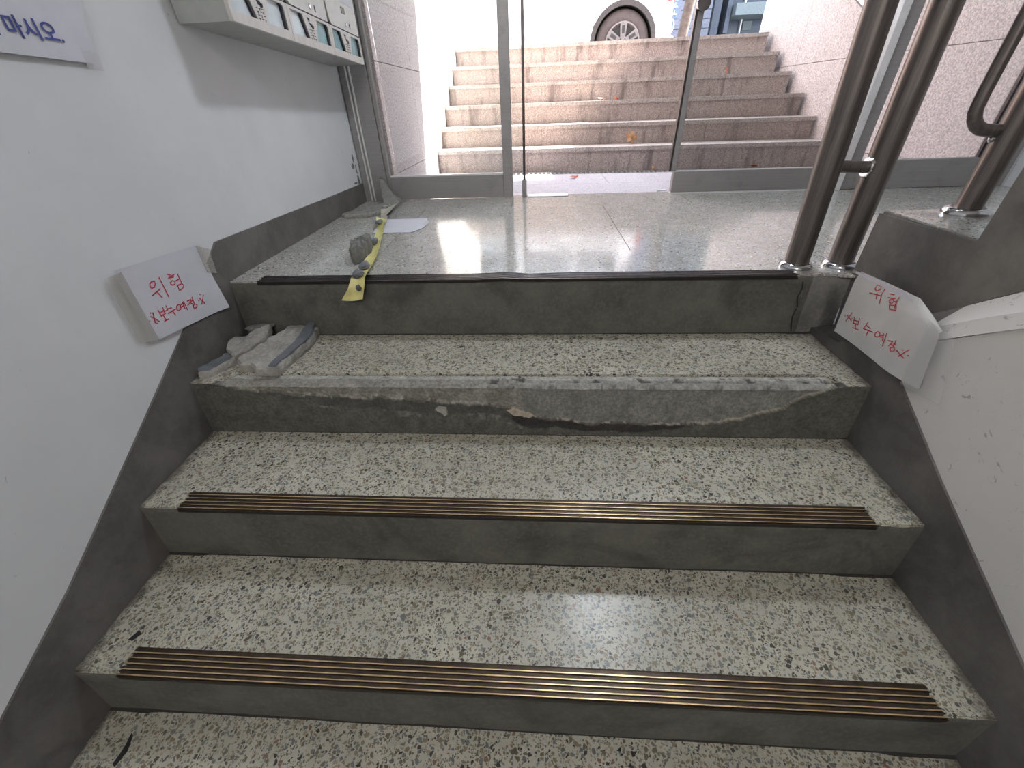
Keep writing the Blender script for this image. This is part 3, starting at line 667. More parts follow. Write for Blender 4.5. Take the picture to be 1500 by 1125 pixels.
def sheet(bm, c, f, n=14, thick=0.0004):
    """c: four corners (y,z) TL TR BR BL; f(y,z,lift)->xyz"""
    g = []
    for s in (0, 1):
        gg = []
        for i in range(n+1):
            row = []
            for j in range(n+1):
                u, v = i/n, j/n
                y = (c[0][0]*(1-u)+c[1][0]*u)*(1-v)+(c[3][0]*(1-u)+c[2][0]*u)*v
                z = (c[0][1]*(1-u)+c[1][1]*u)*(1-v)+(c[3][1]*(1-u)+c[2][1]*u)*v
                row.append(bm.verts.new(f(y, z, -s*thick)))
            gg.append(row)
        g.append(gg)
    for s in (0, 1):
        for i in range(n):
            for j in range(n): bm.faces.new((g[s][i][j], g[s][i+1][j], g[s][i+1][j+1], g[s][i][j+1]))
    for i in range(n):
        bm.faces.new((g[0][i][0], g[1][i][0], g[1][i+1][0], g[0][i+1][0])); bm.faces.new((g[0][i][n], g[1][i][n], g[1][i+1][n], g[0][i+1][n]))
        bm.faces.new((g[0][0][i], g[1][0][i], g[1][0][i+1], g[0][0][i+1])); bm.faces.new((g[0][n][i], g[1][n][i], g[1][n][i+1], g[0][n][i+1]))
    bmesh.ops.recalc_face_normals(bm, faces=bm.faces)
    return bm
def fL(y, z, l): return (0.0105 + l + 0.003*noise.noise(Vector((y*9, z*9, 2))) + 0.010*max(0, (y+0.13)/0.07)**2*max(0, (0.03-z)/0.09), y, z)
n1 = thing('paper_notice', (0.006, -0.21, 0.05), 'white sheet with red handwriting taped to the left wall over the grey skirting', 'notice')
obj('sheet', sheet(B(), [(-0.351, 0.161), (-0.061, 0.142), (-0.064, -0.063), (-0.362, -0.033)], fL), M['paper'], n1, True)
bm = B()
for s in LP: ribbon(bm, sub(s), fL, 0.0030, 0.0009)
tag(obj('handwriting', bm, M['red_ink'], n1), kind='stuff')
def strip(name, pts, f, mat_, parent, lift=0.0015): return obj(name, sheet(B(), pts, lambda y, z, l: f(y, z, l+lift), 6, 0.0003), mat_, parent, True)
strip('tape', [(-0.383, 0.150), (-0.336, 0.153), (-0.340, -0.035), (-0.390, -0.018)], fL, M['tape'], n1)
strip('tape', [(-0.078, 0.143), (-0.030, 0.118), (-0.042, 0.045), (-0.078, 0.062)], fL, M['tape'], n1)

def fR(y, z, l):
    u = (-y-0.12)/0.3
    x = 1.932 + 0.004*sin(u*5) + 0.003*noise.noise(Vector((y*8, z*8, 5)))
    if u > 0.75: x += 0.016*((u-0.75)/0.25)**1.5
    if z > 0.03: x += 0.010*(z-0.03)/0.03
    return (x - l, y, z)
n2 = thing('paper_notice', (1.95, -0.27, -0.04), 'curled white sheet with red handwriting hanging at the right wall corner below the steel posts', 'notice')
cs = [(-0.119, 0.052), (-0.405, 0.062), (-0.436, -0.122), (-0.129, -0.126)]
bm = sheet(B(), cs, fR)
# round off the curled upper right corner
for v in bm.verts:
    yy, zz = v.co.y, v.co.z
    d = (-yy-0.33)/0.09
    if d > 0 and zz > -0.05:
        k = min(1, d); lim = 0.055-0.05*k**1.5
        if zz > lim-0.0: v.co.z = lim - (zz-lim)*0.02
obj('sheet', bm, M['paper_grey'], n2, True)
bm = B()
for s in RP: ribbon(bm, sub(s), fR, 0.0026, 0.0009)
tag(obj('handwriting', bm, M['red_ink'], n2), kind='stuff')
strip('tape', [(-0.385, 0.03), (-0.45, 0.02), (-0.50, -0.12), (-0.40, -0.13)], lambda y, z, l: (W-0.008-l-0.012*max(0, (y+0.47)/0.09), y, z), M['tape_clear'], n2)
strip('tape', [(-0.09, 0.049), (-0.135, 0.053), (-0.135, 0.045), (-0.09, 0.041)], lambda y, z, l: (1.937-l, y, z), M['tape_clear'], n2)
obj('folded_edge', sheet(B(), [(-0.119, 0.052), (-0.30, 0.062), (-0.33, 0.05), (-0.119, 0.046)], lambda y, z, l: (1.925-l*0.5, y, z+0.002), 8, 0.0003), M['paper'], n2)

n3 = thing('paper_notice', (0.006, -0.30, 0.62), 'white printed sheet with blue lettering taped high on the left wall', 'notice')
fT = lambda y, z, l: (0.009 + l + 0.002*noise.noise(Vector((y*6, z*6, 9))), y, z)
obj('sheet', sheet(B(), [(-0.42, 0.79), (-0.055, 0.775), (-0.112, 0.573), (-0.43, 0.583)], fT), M['paper'], n3, True)
strip('tape', [(-0.135, 0.60), (-0.095, 0.595), (-0.100, 0.560), (-0.140, 0.564)], fT, M['tape_clear'], n3)
cu = bpy.data.curves.new('lettering', 'FONT'); cu.body = '지 마시오.'; cu.size = 0.039; cu.extrude = 0.0002; cu.offset = 0.0006; cu.align_x = 'RIGHT'
to = bpy.data.objects.new('tmp', cu); COL.objects.link(to)
bpy.context.view_layer.update()
me = bpy.data.meshes.new_from_object(to.evaluated_get(bpy.context.evaluated_depsgraph_get())); bpy.data.objects.remove(to)
me.materials.clear(); me.materials.append(M['blue_ink'])
lt = bpy.data.objects.new('lettering', me); COL.objects.link(lt); lt.parent = n3
lt.rotation_euler = (radians(90-2.5), 0, radians(90)); 
lt.matrix_local = Matrix.Translation((0.0115-0.006, -0.166+0.30, 0.607-0.62)) @ Matrix(((0, 0, 1), (1, 0, 0), (0, 1, 0))).to_4x4() @ Matrix.Rotation(radians(-1.0), 4, 'Z')

# ------------------------------------------------------------------ rubble
def chunk(name, poly, z0, h, label, mats, tilt=(0, 0), seed=0, cat='rubble', group='broken pieces of cement'):
    """irregular broken slab: outline poly at base z0, height h, tilt dz/dx,dz/dy"""
    cx = sum(p[0] for p in poly)/len(poly); cy = sum(p[1] for p in poly)/len(poly)
    P_ = []
    for a, b in zip(poly, poly[1:]+poly[:1]):
        L = math.hypot(b[0]-a[0], b[1]-a[1]); n = max(1, int(L/0.012))
        for i in range(n):
            x, y = lerp(a[0], b[0], i/n), lerp(a[1], b[1], i/n)
            q = noise.noise_vector(Vector((x*60, y*60, seed)))*0.003
            P_.append((x+q.x, y+q.y))
    bm = B(); rings = []
    lv = [(0.98, 0.0), (1.0, 0.35), (0.985, 0.75), (0.93, 1.0), (0.6, 1.03), (0.25, 1.02)]
    for s, t in lv:
        ring = []
        for x, y in P_:
            xx, yy = cx+(x-cx)*s, cy+(y-cy)*s
            nn = noise.noise(Vector((xx*45, yy*45, seed+t*3)))
            z = z0 + h*t*(1+0.30*nn) + max(0, (xx-cx)*tilt[0]+(yy-cy)*tilt[1] + 0.0) * (1 if t > 0 else 0.6)
            q = noise.noise_vector(Vector((xx*70, yy*70, t*5+seed)))*0.0025*(1 if 0 < t < 1 else 0.3)
            ring.append(bm.verts.new((xx+q.x, yy+q.y, z)))
        rings.append(ring)
    n = len(P_)
    for r, (a, b) in enumerate(zip(rings, rings[1:])):
        for i in range(n):
            f = bm.faces.new((a[i], a[(i+1) % n], b[(i+1) % n], b[i])); f.material_index = 1 if r >= 3 and len(mats) > 1 else 0
    f = bm.faces.new(rings[-1]); f.material_index = 1 if len(mats) > 1 else 0
    bm.faces.new(rings[0])
    bmesh.ops.recalc_face_normals(bm, faces=bm.faces)
    o = obj(name, bm, mats, None, origin=(cx, cy, z0)); return tag(o, label, cat, group)
z3 = NZ[3]
# the pile on the tread above the broken riser
RM, RD, RF = M['rubble'], M['rubble_dark'], M['rubble_face']
chunk('mortar_chunk', [(0.105, -0.235), (0.135, -0.262), (0.165, -0.258), (0.20, -0.285), (0.262, -0.282), (0.285, -0.10), (0.268, 0.0), (0.21, -0.006), (0.175, -0.03), (0.165, -0.075), (0.145, -0.10), (0.135, -0.165)], z3, 0.030, 'largest broken cement slab lying on the step above the broken riser', [RM, RM], (-0.12, 0.10), 1)
chunk('mortar_chunk', [(0.236, -0.279), (0.258, -0.279), (0.281, -0.10), (0.264, -0.004), (0.236, -0.006), (0.245, -0.10)], z3+0.030, 0.006, 'smooth blue grey cast edge strip along the right side of the largest broken slab', [RF], (-0.12, 0.10), 2)
chunk('mortar_chunk', [(0.018, -0.135), (0.045, -0.185), (0.085, -0.215), (0.118, -0.19), (0.135, -0.10), (0.118, -0.035), (0.075, -0.055), (0.06, -0.095), (0.02, -0.10)], z3+0.016, 0.024, 'flat jagged cement piece between the big slab and the left wall', [RM, RM], (0.16, 0.10), 3)
chunk('mortar_chunk', [(0.004, -0.275), (0.028, -0.305), (0.052, -0.290), (0.088, -0.215), (0.080, -0.19), (0.045, -0.185), (0.020, -0.22)], z3, 0.022, 'small blue grey moulded piece at the left end of the step edge', [RM, RF], (0.10, 0.06), 4)
chunk('mortar_chunk', [(0.030, -0.05), (0.055, -0.068), (0.085, -0.05), (0.118, -0.042), (0.122, -0.02), (0.065, -0.018), (0.045, -0.03)], z3+0.040, 0.008, 'thin cement flake at the back of the rubble pile by the left wall', [RD], (0, 0), 5)
for i, (x, y, r, lb) in enumerate([(0.09, -0.272, 0.010, 'cement crumb at the front edge of the broken step left of the big slab'), (0.30, -0.25, 0.006, 'lone cement crumb on the terrazzo right of the rubble pile'), (0.125, -0.02, 0.010, 'cement crumb behind the big slab at the foot of the landing riser'), (0.015, -0.16, 0.009, 'cement crumb against the left skirting beside the jagged piece')]):
    chunk('mortar_crumb', [(x+r*cos(a), y+r*0.8*sin(a)) for a in [q*pi/3+i for q in range(6)]], z3, r*0.9, lb, [M['rubble']], seed=i+20, group='cement crumbs on the broken step')
# on the landing
chunk('mortar_chunk', [(0.020, 0.925), (0.05, 0.90), (0.155, 0.895), (0.215, 0.98), (0.235, 1.10), (0.20, 1.16), (0.12, 1.08), (0.05, 0.985)], 0.0, 0.020, 'flat grey cement plate on the landing floor against the left skirting', [M['rubble'], M['riser_light']], (0.02, 0.03), 6)
chunk('mortar_chunk', [(0.368, 0.170), (0.385, 0.150), (0.408, 0.19), (0.405, 0.28), (0.385, 0.36), (0.345, 0.36), (0.340, 0.26)], 0.0, 0.058, 'upright dark cement lump at the left side of the yellow tape', [M['rubble_dark']], (-0.15, -0.05), 7)
# wedge standing up against the door corner
bm = B()
oc = [(0.125, 1.30, 0.128), (0.143, 1.305, 0.122), (0.165, 1.30, 0.085), (0.195, 1.285, 0.040), (0.240, 1.275, 0.022), (0.235, 1.262, 0.0), (0.16, 1.20, 0.0), (0.145, 1.24, 0.045), (0.130, 1.28, 0.095)]
fr = [bm.verts.new(Vector(p)) for p in oc]; bk = [bm.verts.new(Vector(p)+Vector((-0.012, 0.035, 0.0))) for p in oc]
bm.faces.new(fr); bm.faces.new(bk)
for i in range(len(oc)): bm.faces.new((fr[i], fr[(i+1) % len(oc)], bk[(i+1) % len(oc)], bk[i]))
bmesh.ops.recalc_face_normals(bm, faces=bm.faces)
tag(obj('mortar_chunk', bm, M['riser_light'], None, origin=(0.18, 1.25, 0)), 'pointed grey cement wedge standing up in the corner by the door frame', 'rubble', 'broken pieces of cement')

# yellow adhesive tape, twisted, from the door corner over the landing edge
path = [(0.250, 1.30, 0.012), (0.245, 1.12, 0.016), (0.250, 0.96, 0.022), (0.275, 0.84, 0.014), (0.292, 0.76, 0.026), (0.318, 0.66, 0.010), (0.345, 0.56, 0.012), (0.375, 0.44, 0.010), (0.402, 0.33, 0.010), (0.425, 0.22, 0.008), (0.447, 0.09, 0.010), (0.455, 0.03, 0.014), (0.460, -0.014, 0.010), (0.452, -0.030, -0.02), (0.432, -0.036, -0.056)]
wd = [0.012, 0.020, 0.024, 0.020, 0.026, 0.018, 0.020, 0.018, 0.018, 0.019, 0.020, 0.021, 0.022, 0.026, 0.034]
tw = [0.9, 0.4, -0.3, 0.8, -0.5, 0.6, 0.35, 0.25, 0.2, 0.12, 0.05, 0, 0, 0, 0]
ty_ = thing('adhesive_tape', (0.36, 0.4, 0.0), 'strip of yellow tape with stones stuck on it trailing over the landing edge', 'tape')
def tapemesh(i0, i1):
    bm = B(); rows = []
    for i in range(i0, i1+1):
        for s in range(4 if i < i1 else 1):
            t = s/4; j = min(i+1, i1)
            p = Vector(path[i]).lerp(Vector(path[j]), t); w = lerp(wd[i], wd[j], t); a = lerp(tw[i], tw[j], t)
            row = []
            for q in range(5):
                v = (q/4-0.5)*2
                row.append((p.x+w*v*cos(a), p.y+0.15*w*v, p.z+w*v*sin(a)*0.6+0.004*(v*v)))
            rows.append(row)
    for sgn in (0, 1):
        vs = [[bm.verts.new((x, y, z-sgn*0.0008)) for x, y, z in r] for r in rows]
        for a, b in zip(vs, vs[1:]):
            for q in range(4): bm.faces.new((a[q], a[q+1], b[q+1], b[q]))
    for v in bm.verts: v.co.z = max(v.co.z, 0.0015) if v.co.y > 0.0 else v.co.z
    return bm
obj('dusty_tape_end', tapemesh(0, 4), M['yellow_dirty'], ty_, True)
obj('yellow_tape_length', tapemesh(4, 14), M['yellow'], ty_, True)
def stone(c, r, seed, parent=None, name='pebble', label=None, mat_=None):
    bm = B(); bmesh.ops.create_icosphere(bm, subdivisions=2, radius=1)
    for v in bm.verts:
        k = 1+0.35*noise.noise(v.co*1.7+Vector((seed*3.1, 0, 0))); v.co = Vector((v.co.x*r[0]*k, v.co.y*r[1]*k, v.co.z*r[2]*k))+Vector(c)
    o = obj(name, bm, mat_ or M['rubble_face'], parent, origin=c if parent is None else None)
    if parent is None: tag(o, label, 'stone', 'small stones stuck on the yellow tape')
    return o
for i, (c, r, lb) in enumerate([((0.300, 0.70, 0.026), (0.016, 0.030, 0.010), 'rounded grey stone highest up the yellow tape near the paper scrap'), ((0.382, 0.38, 0.022), (0.012, 0.034, 0.012), 'narrow grey stone on the tape touching the dark cement lump'), ((0.448, 0.085, 0.022), (0.018, 0.030, 0.012), 'grey stone on the yellow tape just behind the landing edge'), ((0.457, 0.000, 0.024), (0.017, 0.028, 0.012), 'largest grey stone on the yellow tape at the landing edge'), ((0.463, -0.036, -0.012), (0.009, 0.008, 0.011), 'small stone on the part of the yellow tape hanging down')]):
    stone(c, r, i, None, 'stone', lb)
stone((0.228, 1.02, 0.030), (0.014, 0.022, 0.008), 9, None, 'stone', 'pale stone on the dusty far end of the tape', M['rubble'])

sc_ = thing('paper_scrap', (0.40, 0.72, 0), 'white scrap of paper lying flat on the landing beside the yellow tape', 'paper')
obj('sheet', prism(B(), [(0.300, 0.590), (0.475, 0.590), (0.512, 0.66), (0.520, 0.76), (0.488, 0.855), (0.262, 0.852)], 'z', 0.0015, 0.0025), M['paper'], sc_)
bm = B(); rr = random.Random(3); gg = [[bm.verts.new((0.500+0.065*i/5, 0.69+0.14*j/6, 0.004+0.010*rr.random())) for j in range(7)] for i in range(6)]
for i in range(5):
    for j in range(6): bm.faces.new((gg[i][j], gg[i+1][j], gg[i+1][j+1], gg[i][j+1]))
obj('crumpled_tape', bm, M['tape_clear'], sc_)

# ------------------------------------------------------------------ ceiling lamp
lp = thing('ceiling_lamp', (1.62, 0.62, H), 'round ceiling lamp above the landing', 'lamp')
obj('base', lathe(B(), (1.62, 0.62, H-0.03), [(0.17, 0), (0.175, 0.03)], 32), M['white'], lp)
obj('diffuser', lathe(B(), (1.62, 0.62, H-0.075), [(0.10, 0), (0.15, 0.02), (0.162, 0.045)], 32), M['lamp'], lp, True)
l2 = thing('ceiling_lamp', (0.95, -2.1, H), 'round ceiling lamp over the lower flight behind the camera', 'lamp')
obj('base', lathe(B(), (0.95, -2.1, H-0.03), [(0.17, 0), (0.175, 0.03)], 32), M['white'], l2)
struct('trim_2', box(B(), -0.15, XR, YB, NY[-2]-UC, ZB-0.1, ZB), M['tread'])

# ------------------------------------------------------------------ outside
ZE = -0.03
XL, XRt = 0.185, 3.30
SY = [2.60, 2.86, 3.13, 3.42, 3.72, 4.02]; SZ = [0.142, 0.296, 0.454, 0.613, 0.773, 0.938]
SLP = -0.050                                            # the outside flight is set slightly askew
def oy(x, y): return y + SLP*(x-1.75)
pv = thing('paving', (1.75, 1.9, ZE), 'lavender stone paving between the entrance and the outside steps', 'paving', kind='structure')
boxo('bed', M['grime'], pv, XL-0.1, 3.9, YD+0.07, 2.34, -0.3, ZE-0.012); boxo('drain_bed', M['dark'], pv, XL-0.1, 3.9, 2.34, 2.7, -0.3, ZE-0.12)
for (y0, y1, xs_) in ((YD+0.072, 1.98, [XL-0.05, 0.95, 2.15, 3.35, 3.9]), (1.983, 2.40, [XL-0.05, 0.35, 1.55, 2.75, 3.9])):
    for a, b in zip(xs_, xs_[1:]):
        ya, yb_ = y0, y1
        if y1 == 2.40:
            P_ = [(a+0.0015, ya), (b-0.0015, ya), (b-0.0015, oy(b, 2.43)), (a+0.0015, oy(a, 2.43))]; obj('paving_slab', prism(B(), P_, 'z', ZE-0.02, ZE), M['paving'], pv)
        else: boxo('paving_slab', M['paving'], pv, a+0.0015, b-0.0015, ya, yb_, ZE-0.02, ZE)
gt = thing('drain_grate', (1.75, 2.5, ZE), 'narrow slotted steel drain grate at the foot of the outside steps', 'grate')
for q in (2.436, 2.530):
    P_ = [(XL, oy(XL, q)), (XRt, oy(XRt, q)), (XRt, oy(XRt, q+0.012)), (XL, oy(XL, q+0.012))]; obj('rail', prism(B(), P_, 'z', ZE-0.03, ZE+0.002), M['grate'], gt)
bm = B(); x = XL+0.02
while x < XRt-0.02:
    y = oy(x, 2.448); box(bm, x, x+0.013, y, y+0.082, ZE-0.012, ZE+0.001); x += 0.036
tag(obj('slats', bm, M['grate'], gt), kind='stuff')
# steps: each a riser stone and two or three tread stones
es_ = thing('outdoor_staircase', (1.75, 3.2, ZE), 'pink granite outdoor steps rising from the entrance to the street', 'stairs')
for k in range(6):
    y = SY[k]; z = SZ[k]; zb_ = SZ[k-1] if k else ZE; ynext = SY[k+1] if k < 5 else 5.4
    cuts = [XL, 0.95+0.12*(k % 2), 1.72+0.15*((k*2) % 3), 2.55-0.1*(k % 2), XRt-0.012*k]
    for a, b in zip(cuts, cuts[1:]):
        a += 0.0012; b -= 0.0012
        P_ = [(a, oy(a, y+0.02)), (b, oy(b, y+0.02)), (b, oy(b, y+0.07)), (a, oy(a, y+0.07))]
        obj('riser_stone', prism(B(), P_, 'z', zb_-0.01, z-0.028), M['granite'], es_)
    tc = [XL, 1.2+0.3*(k % 2), 2.2+0.25*(k % 3), XRt-0.012*k]
    for a, b in zip(tc, tc[1:]):
        a += 0.0012; b -= 0.0012
        P_ = [(a, oy(a, y)), (b, oy(b, y)), (b, oy(b, ynext+0.03)), (a, oy(a, ynext+0.03))]
        bm = prism(B(), P_, 'z', z-0.028, z)
        obj('tread_stone', bm, M['granite_nose'], es_)
for k in range(6):
    P_ = [(XL+0.01, oy(XL, SY[k]+0.075)), (XRt-0.08, oy(XRt-0.08, SY[k]+0.075)), (XRt-0.08, 5.42), (XL+0.01, 5.42)]
    obj('core', prism(B(), P_, 'z', (SZ[k-1] if k else ZE)-0.04, SZ[k]-0.03), M['grime'], es_)
# cladding walls either side
wl = tag(obj('wall_left', box(B(), XL-0.35, XL-0.022, YD+0.14, 4.75, -0.3, 2.9), M['granite_wall']), kind='structure')
def clad(parent, yy, zz, x0, x1, f=None):
    for a, b in zip(yy, yy[1:]):
        for c, d in zip(zz, zz[1:]):
            obj('granite_panel', prism(B(), [(a+0.002, c+0.002), (b-0.002, c+0.002), (b-0.002, d-0.002), (a+0.002, d-0.002)], 'x', x0, x1), M['granite_wall'], parent)
clad(wl, [YD+0.05, 2.15, 3.0, 3.85, 4.75], [-0.2, 0.13, 0.67, 1.25, 1.85, 2.45, 2.9], XL-0.022, XL-0.002)
wr = tag(obj('wall_right', prism(B(), [(3.322, 4.34), (3.322, 2.66), (3.482, 1.405), (3.9, 1.405), (3.9, 4.34)], 'z', -0.3, 2.05), M['granite_wall']), kind='structure')
def panR(y0, y1, z0, z1):
    def X(y): return 3.30 if y >= 2.66 else 3.30+(2.66-y)*0.128
    P_ = [(X(y0), y0+0.002), (X(y1), y1-0.002), (X(y1)+0.02, y1-0.002), (X(y0)+0.02, y0+0.002)]
    obj('granite_panel', prism(B(), P_, 'z', z0+0.002, z1-0.002), M['granite_wall'], wr)
for a, b in ((1.405, 2.0), (2.0, 2.66), (2.66, 3.40), (3.40, 4.34)):
    for c, d in ((-0.2, 0.09), (0.09, 0.655), (0.655, 1.25), (1.25, 1.85), (1.85, 2.05)): panR(a, b, c, d)
obj('coping', box(B(), 3.28, 3.9, 1.50, 4.36, 2.052, 2.10), M['granite_nose'], wr)
# canopy over the entrance, with the facade above
struct('trim_3', box(B(), -0.4, 5.0, YD+0.14, 2.95, 2.40, 2.52), M['bslab'])
struct('trim_4', box(B(), -3.0, 6.0, YD+0.02, YD+0.14, 2.452, 6.0), M['granite_wall'])
struct('trim_5', box(B(), -3.0, -0.165, YD+0.02, YD+0.14, -0.1, 2.45), M['granite_wall'])
struct('trim_6', box(B(), 3.91, 6.0, YD+0.02, YD+0.14, -0.1, 2.39), M['granite_wall'])
gr = thing('street', (2, 10, 0.82), 'asphalt street surface at the top of the outside steps', 'road', kind='structure')
boxo('roadway', M['asphalt'], gr, -30, 40, 5.43, 45, 0.6, 0.83)
boxo('sidewalk', M['paving'], gr, -12, XL-0.36, 2.0, 5.42, 0.6, 0.935)
boxo('sidewalk', M['paving'], gr, 3.91, 16, 2.0, 5.42, 0.6, 0.935)
# outside handrail on the right wall
hr = thing('wall_handrail', (3.24, 3.2, 0.95), 'steel handrail on the granite wall of the outside steps', 'handrail')
obj('rail', tube(B(), [(3.292, 2.50, 0.905), (3.225, 2.50, 0.915), (3.215, 2.54, 0.93), (3.215, 4.1, 1.75)], 0.017, 16), M['chrome'], hr, True)
for yy in (2.9, 3.8): obj('bracket', tube(B(), [(3.215, yy, 0.93+(yy-2.54)*0.5256-0.01), (3.215, yy, 0.93+(yy-2.54)*0.5256-0.06), (3.30, yy, 0.93+(yy-2.54)*0.5256-0.08)], 0.008, 10), M['steel'], hr, True)

# dry leaves
def leaf(x, y, z, s, tiltx, rz, m, label, lobes=5):
    bm = B(); pts = []
    n = lobes*4
    for i in range(n):
        a = 2*pi*i/n; r = s*(0.45+0.55*abs(cos(a*lobes/2))**0.8)*(1+0.15*sin(i*2.7))
        pts.append(Vector((r*cos(a), r*sin(a), 0.18*s*sin(2*a)+0.1*s*cos(3*a))))
    Rm = Matrix.Rotation(rz, 3, 'Z') @ Matrix.Rotation(tiltx, 3, 'X')
    pts = [Rm @ p for p in pts]; lo = min(p.z for p in pts)
    off = Vector((x, y, z-lo+0.001))
    c = bm.verts.new(off); vs = [bm.verts.new(off+p) for p in pts]
    for i in range(n): bm.faces.new((c, vs[i], vs[(i+1) % n]))
    st_ = Rm @ Vector((0, -s*1.1, 0)); tube(bm, [off, off+Vector((st_.x, st_.y, max(st_.z, lo+0.002)))], 0.0012, 5)
    o = obj('dry_leaf', bm, m, None, origin=(x, y, z)); tag(o, label, 'leaf', 'dry leaves on the outside steps')
def lay(k, x): return oy(x, SY[k])+0.03
leaf(1.83, oy(1.83, SY[0])+0.20, SZ[0], 0.055, 1.25, 0.3, M['leaf'], 'large tan maple leaf leaning on the second outdoor riser beside the glass edge')
leaf(2.72, lay(3, 2.7), SZ[3], 0.030, 1.1, 0.9, M['leafred'], 'red brown leaf at the right end near the top of the outdoor steps', 4)
leaf(2.38, lay(3, 2.38), SZ[3], 0.024, 1.2, 0.2, M['leaf'], 'small tan leaf behind the glass edge on an upper outdoor step', 4)
leaf(1.60, lay(2, 1.6), SZ[2], 0.034, 0.35, 1.2, M['leafred'], 'curled brown leaf at the middle of the third outdoor step', 3)
leaf(1.73, lay(2, 1.73), SZ[2], 0.026, 0.7, 2.2, M['leafred'], 'smaller curled leaf right of the brown one on the third outdoor step', 3)
leaf(1.32, 2.235, ZE, 0.036, 0.15, 0.1, M['leafred'], 'red leaf lying on the lavender paving in front of the grate', 3)
leaf(1.98, 2.50, ZE+0.003, 0.030, 1.0, 1.9, M['leaf'], 'thin tan leaf sticking up from the drain grate', 2)
leaf(2.80, 2.56, ZE+0.003, 0.035, 0.3, 0.4, M['leafred'], 'dull red leaf on the grate behind the fixed glass panel', 3)
bm = prism(B(), [(1.80, 1.60), (1.86, 1.62), (1.87, 1.64), (1.81, 1.625)], 'z', ZE, ZE+0.006); tag(obj('litter', bm, M['white'], None, origin=(1.83, 1.62, ZE)), 'tiny white scrap on the paving near the fixed panel', 'litter')

# ------------------------------------------------------------------ parked car
CY = 6.3
car = thing('car', (0.8, CY+0.9, 0.83), 'white parked car whose wheel shows above the outside steps', 'car')
hx, hz, ar = 2.225, 1.105, 0.43
hx2 = hx-2.75
def arcp(cx, r, a0, a1, n=14): return [(cx+r*cos(radians(lerp(a0, a1, i/n))), hz+r*sin(radians(lerp(a0, a1, i/n)))) for i in range(n+1)]
zs = hz-0.12
prof = [(hx+0.62, zs), (hx+0.66, zs+0.15), (hx+0.63, hz+0.55), (hx+0.58, hz+0.72), (-1.0, hz+0.74), (hx2-0.55, hz+0.62), (hx2-0.86, hz+0.42), (hx2-0.90, zs)]
prof += [(hx2-ar*1.02, zs)] + arcp(hx2, ar, 200, -20)[::1] + [(hx2+ar*1.02, zs)] + [(hx-ar*1.02, zs)] + arcp(hx, ar, 200, -20) + [(hx+ar*1.02, zs)]
obj('body', prism(B(), prof, 'y', CY, CY+1.75), M['carwhite'], car)
obj('cabin', prism(B(), [(hx+0.58, hz+0.72), (hx+0.42, hz+1.22), (-0.2, hz+1.25), (-1.0, hz+0.74)], 'y', CY+0.12, CY+1.63), M['carwhite'], car)
for a, b in ((1.75, 2.5), (0.75, 1.68), (-0.15, 0.68)): boxo('window', M['carglass'], car, a, b, CY+0.11, CY+0.125, hz+0.78, hz+1.15)
for i, c in enumerate((hx, hx2)):
    wd_ = obj('wheel', lathe(B(), (c, CY+0.03, hz), [(0.20, 0.02), (0.235, 0.0), (0.31, -0.012), (0.36, 0.01), (0.375, 0.04), (0.375, 0.20), (0.3, 0.23)], 48, 'y', cap=False), M['tyre'], car, True)
    obj('arch_trim', prism(B(), arcp(c, ar+0.03, 200, -20, 20)+arcp(c, ar-0.03, -20, 200, 20), 'y', CY-0.012, CY+0.03), M['arch'], car)
    obj('arch_liner', prism(B(), arcp(c, ar+0.01, 200, -20, 20)+arcp(c, ar-0.02, -20, 200, 20), 'y', CY+0.02, CY+0.5), M['rimdark'], car)
    obj('wheel_well', prism(B(), arcp(c, ar-0.005, 205, -25, 20), 'y', CY+0.26, CY+0.28), M['rimdark'], car)
    obj('rim', lathe(B(), (c, CY+0.02, hz), [(0.242, 0.0), (0.240, -0.012), (0.222, -0.014), (0.217, 0.01), (0.215, 0.05)], 48, 'y', cap=False), M['rim'], wd_, True)
    obj('rim_back', lathe(B(), (c, CY+0.055, hz), [(0.218, 0.0), (0.218, 0.01)], 32, 'y'), M['rimdark'], wd_)
    for q in range(6):
        a = pi/2+q*pi/3; bm = B(); u = Vector((cos(a), 0, sin(a))); v = Vector((-sin(a), 0, cos(a)))
        ct = Vector((c, 0, hz))
        def quad(p, m0, y0, y1):
            prism(bm, [((ct+u*pp+v*qq).x, (ct+u*pp+v*qq).z) for pp, qq in p], 'y', y0, y1, m0)
        quad([(0.05, -0.034), (0.222, -0.048), (0.222, 0.048), (0.05, 0.034)], 0, CY+0.008, CY+0.05)
        quad([(0.105, -0.018), (0.195, -0.022), (0.195, 0.022), (0.105, 0.018)], 1, CY+0.005, CY+0.009)
        obj('spoke', bm, [M['rim'], M['rimdark']], wd_)
    obj('hub', lathe(B(), (c, CY+0.0, hz), [(0.028, 0), (0.075, 0.004), (0.085, 0.03)], 24, 'y'), M['rim'], wd_, True)
    for q in range(5):
        a = q*2*pi/5+pi/10+pi/5; obj('lug_nut', lathe(B(), (c+0.055*cos(a), CY-0.004, hz+0.055*sin(a)), [(0.009, 0), (0.010, 0.012)], 8, 'y'), M['rimdark'], wd_)
bm = B(); tube(bm, [(hx-0.46, CY-0.001, zs), (hx-0.44, CY-0.001, hz+0.1), (hx-0.36, CY-0.001, hz+0.45), (hx-0.34, CY-0.001, hz+0.7)], 0.004, 6); obj('door_seam', bm, M['rimdark'], car)
bm = B(); tube(bm, [(0.85, CY-0.001, zs), (0.82, CY-0.001, hz+0.7)], 0.004, 6); obj('door_seam', bm, M['rimdark'], car)
boxo('tail_lamp', M['taillamp'], car, hx+0.56, hx+0.655, CY-0.004, CY+0.2, hz+0.42, hz+0.66)
boxo('bumper', M['carwhite'], car, hx+0.46, hx+0.70, CY-0.02, CY+1.76, zs-0.02, zs+0.18, bevel=0.02)

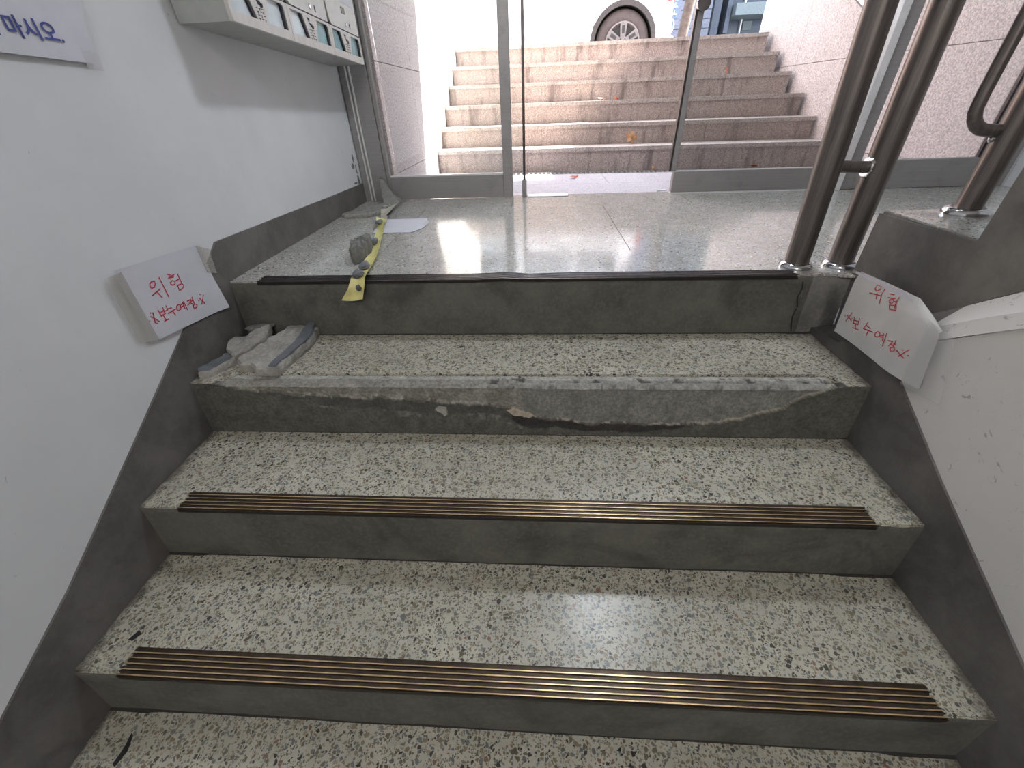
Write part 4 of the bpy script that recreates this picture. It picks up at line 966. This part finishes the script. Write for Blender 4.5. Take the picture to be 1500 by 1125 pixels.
# ------------------------------------------------------------------ street side
sg = thing('street_sign', (3.78, 10.0, 0.83), 'narrow blue vertical shop sign beyond the car', 'sign')
boxo('panel', M['shutter'], sg, 3.66, 3.92, 10.0, 10.12, 1.66, 3.4)
boxo('face', M['sign'], sg, 3.70, 3.88, 9.985, 10.0, 1.76, 3.35)
obj('emblem', lathe(B(), (3.68, 9.98, 1.66), [(0.02, 0), (0.10, 0.0), (0.13, 0.012), (0.13, 0.04)], 28, 'y'), M['sign'], sg)
obj('emblem_rim', lathe(B(), (3.68, 9.995, 1.66), [(0.15, 0), (0.155, 0.02), (0.15, 0.04)], 28, 'y'), M['white'], sg)
bm = B()
for i in range(12):
    z = 1.82+i*0.11; box(bm, 3.74, 3.84, 9.975, 9.985, z, z+0.02); box(bm, 3.78, 3.795, 9.975, 9.985, z, z+0.075)
obj('white_strokes', bm, M['white'], sg)
tag(obj('utility_pole', tube(B(), [(4.05, 10.4, 0.83), (4.22, 10.4, 2.4), (4.5, 10.4, 6.5)], [0.11, 0.10, 0.08], 16), M['wood'], None, True, origin=(4.05, 10.4, 0.83)), 'leaning brown pole between the blue sign and the shuttered building', 'pole')
sb = thing('shop_building', (5.3, 14.3, 0.83), 'lavender shuttered building behind the brown pole', 'building')
boxo('wall', M['shutter'], sb, 4.2, 5.78, 14.05, 18, 0.83, 8)
for i in range(16): boxo('shutter_slat', M['shutter'], sb, 4.2, 5.78, 14.02, 14.05, 1.0+i*0.20, 1.0+i*0.20+0.185, bevel=0.006)
ob = thing('office_building', (7.5, 16, 0.83), 'modern glazed building with a pale concrete band seen past the granite wall', 'building')
boxo('glass_wall', M['bglass'], ob, 5.95, 12, 15.0, 22, 0.83, 9)
boxo('pilaster', M['white'], ob, 5.80, 5.93, 14.6, 15.0, 0.83, 9); boxo('pilaster', M['bpanel'], ob, 5.95, 6.15, 14.4, 15.0, 0.83, 9)
for z in (2.235, 4.6): obj('concrete_band', prism(B(), [(6.42, 14.0), (6.60, 16.2), (12, 16.2), (12, 14.0)], 'z', z, z+0.25), M['bslab'], ob)
obj('side_panel', prism(B(), [(6.30, 14.35), (6.42, 14.35), (6.52, 15.0), (6.40, 15.0)], 'z', 1.9, 2.8), M['bpanel'], ob)
for xx in (6.22, 6.95, 7.7, 8.5): boxo('mullion', M['white'], ob, xx, xx+0.035, 14.90, 15.0, 0.83, 9)
for z in (0.9, 2.9, 4.0): boxo('transom', M['white'], ob, 5.95, 12, 14.93, 15.0, z, z+0.04)
boxo('display', M['bslab'], ob, 7.05, 7.3, 14.96, 15.0, 2.0, 2.2)
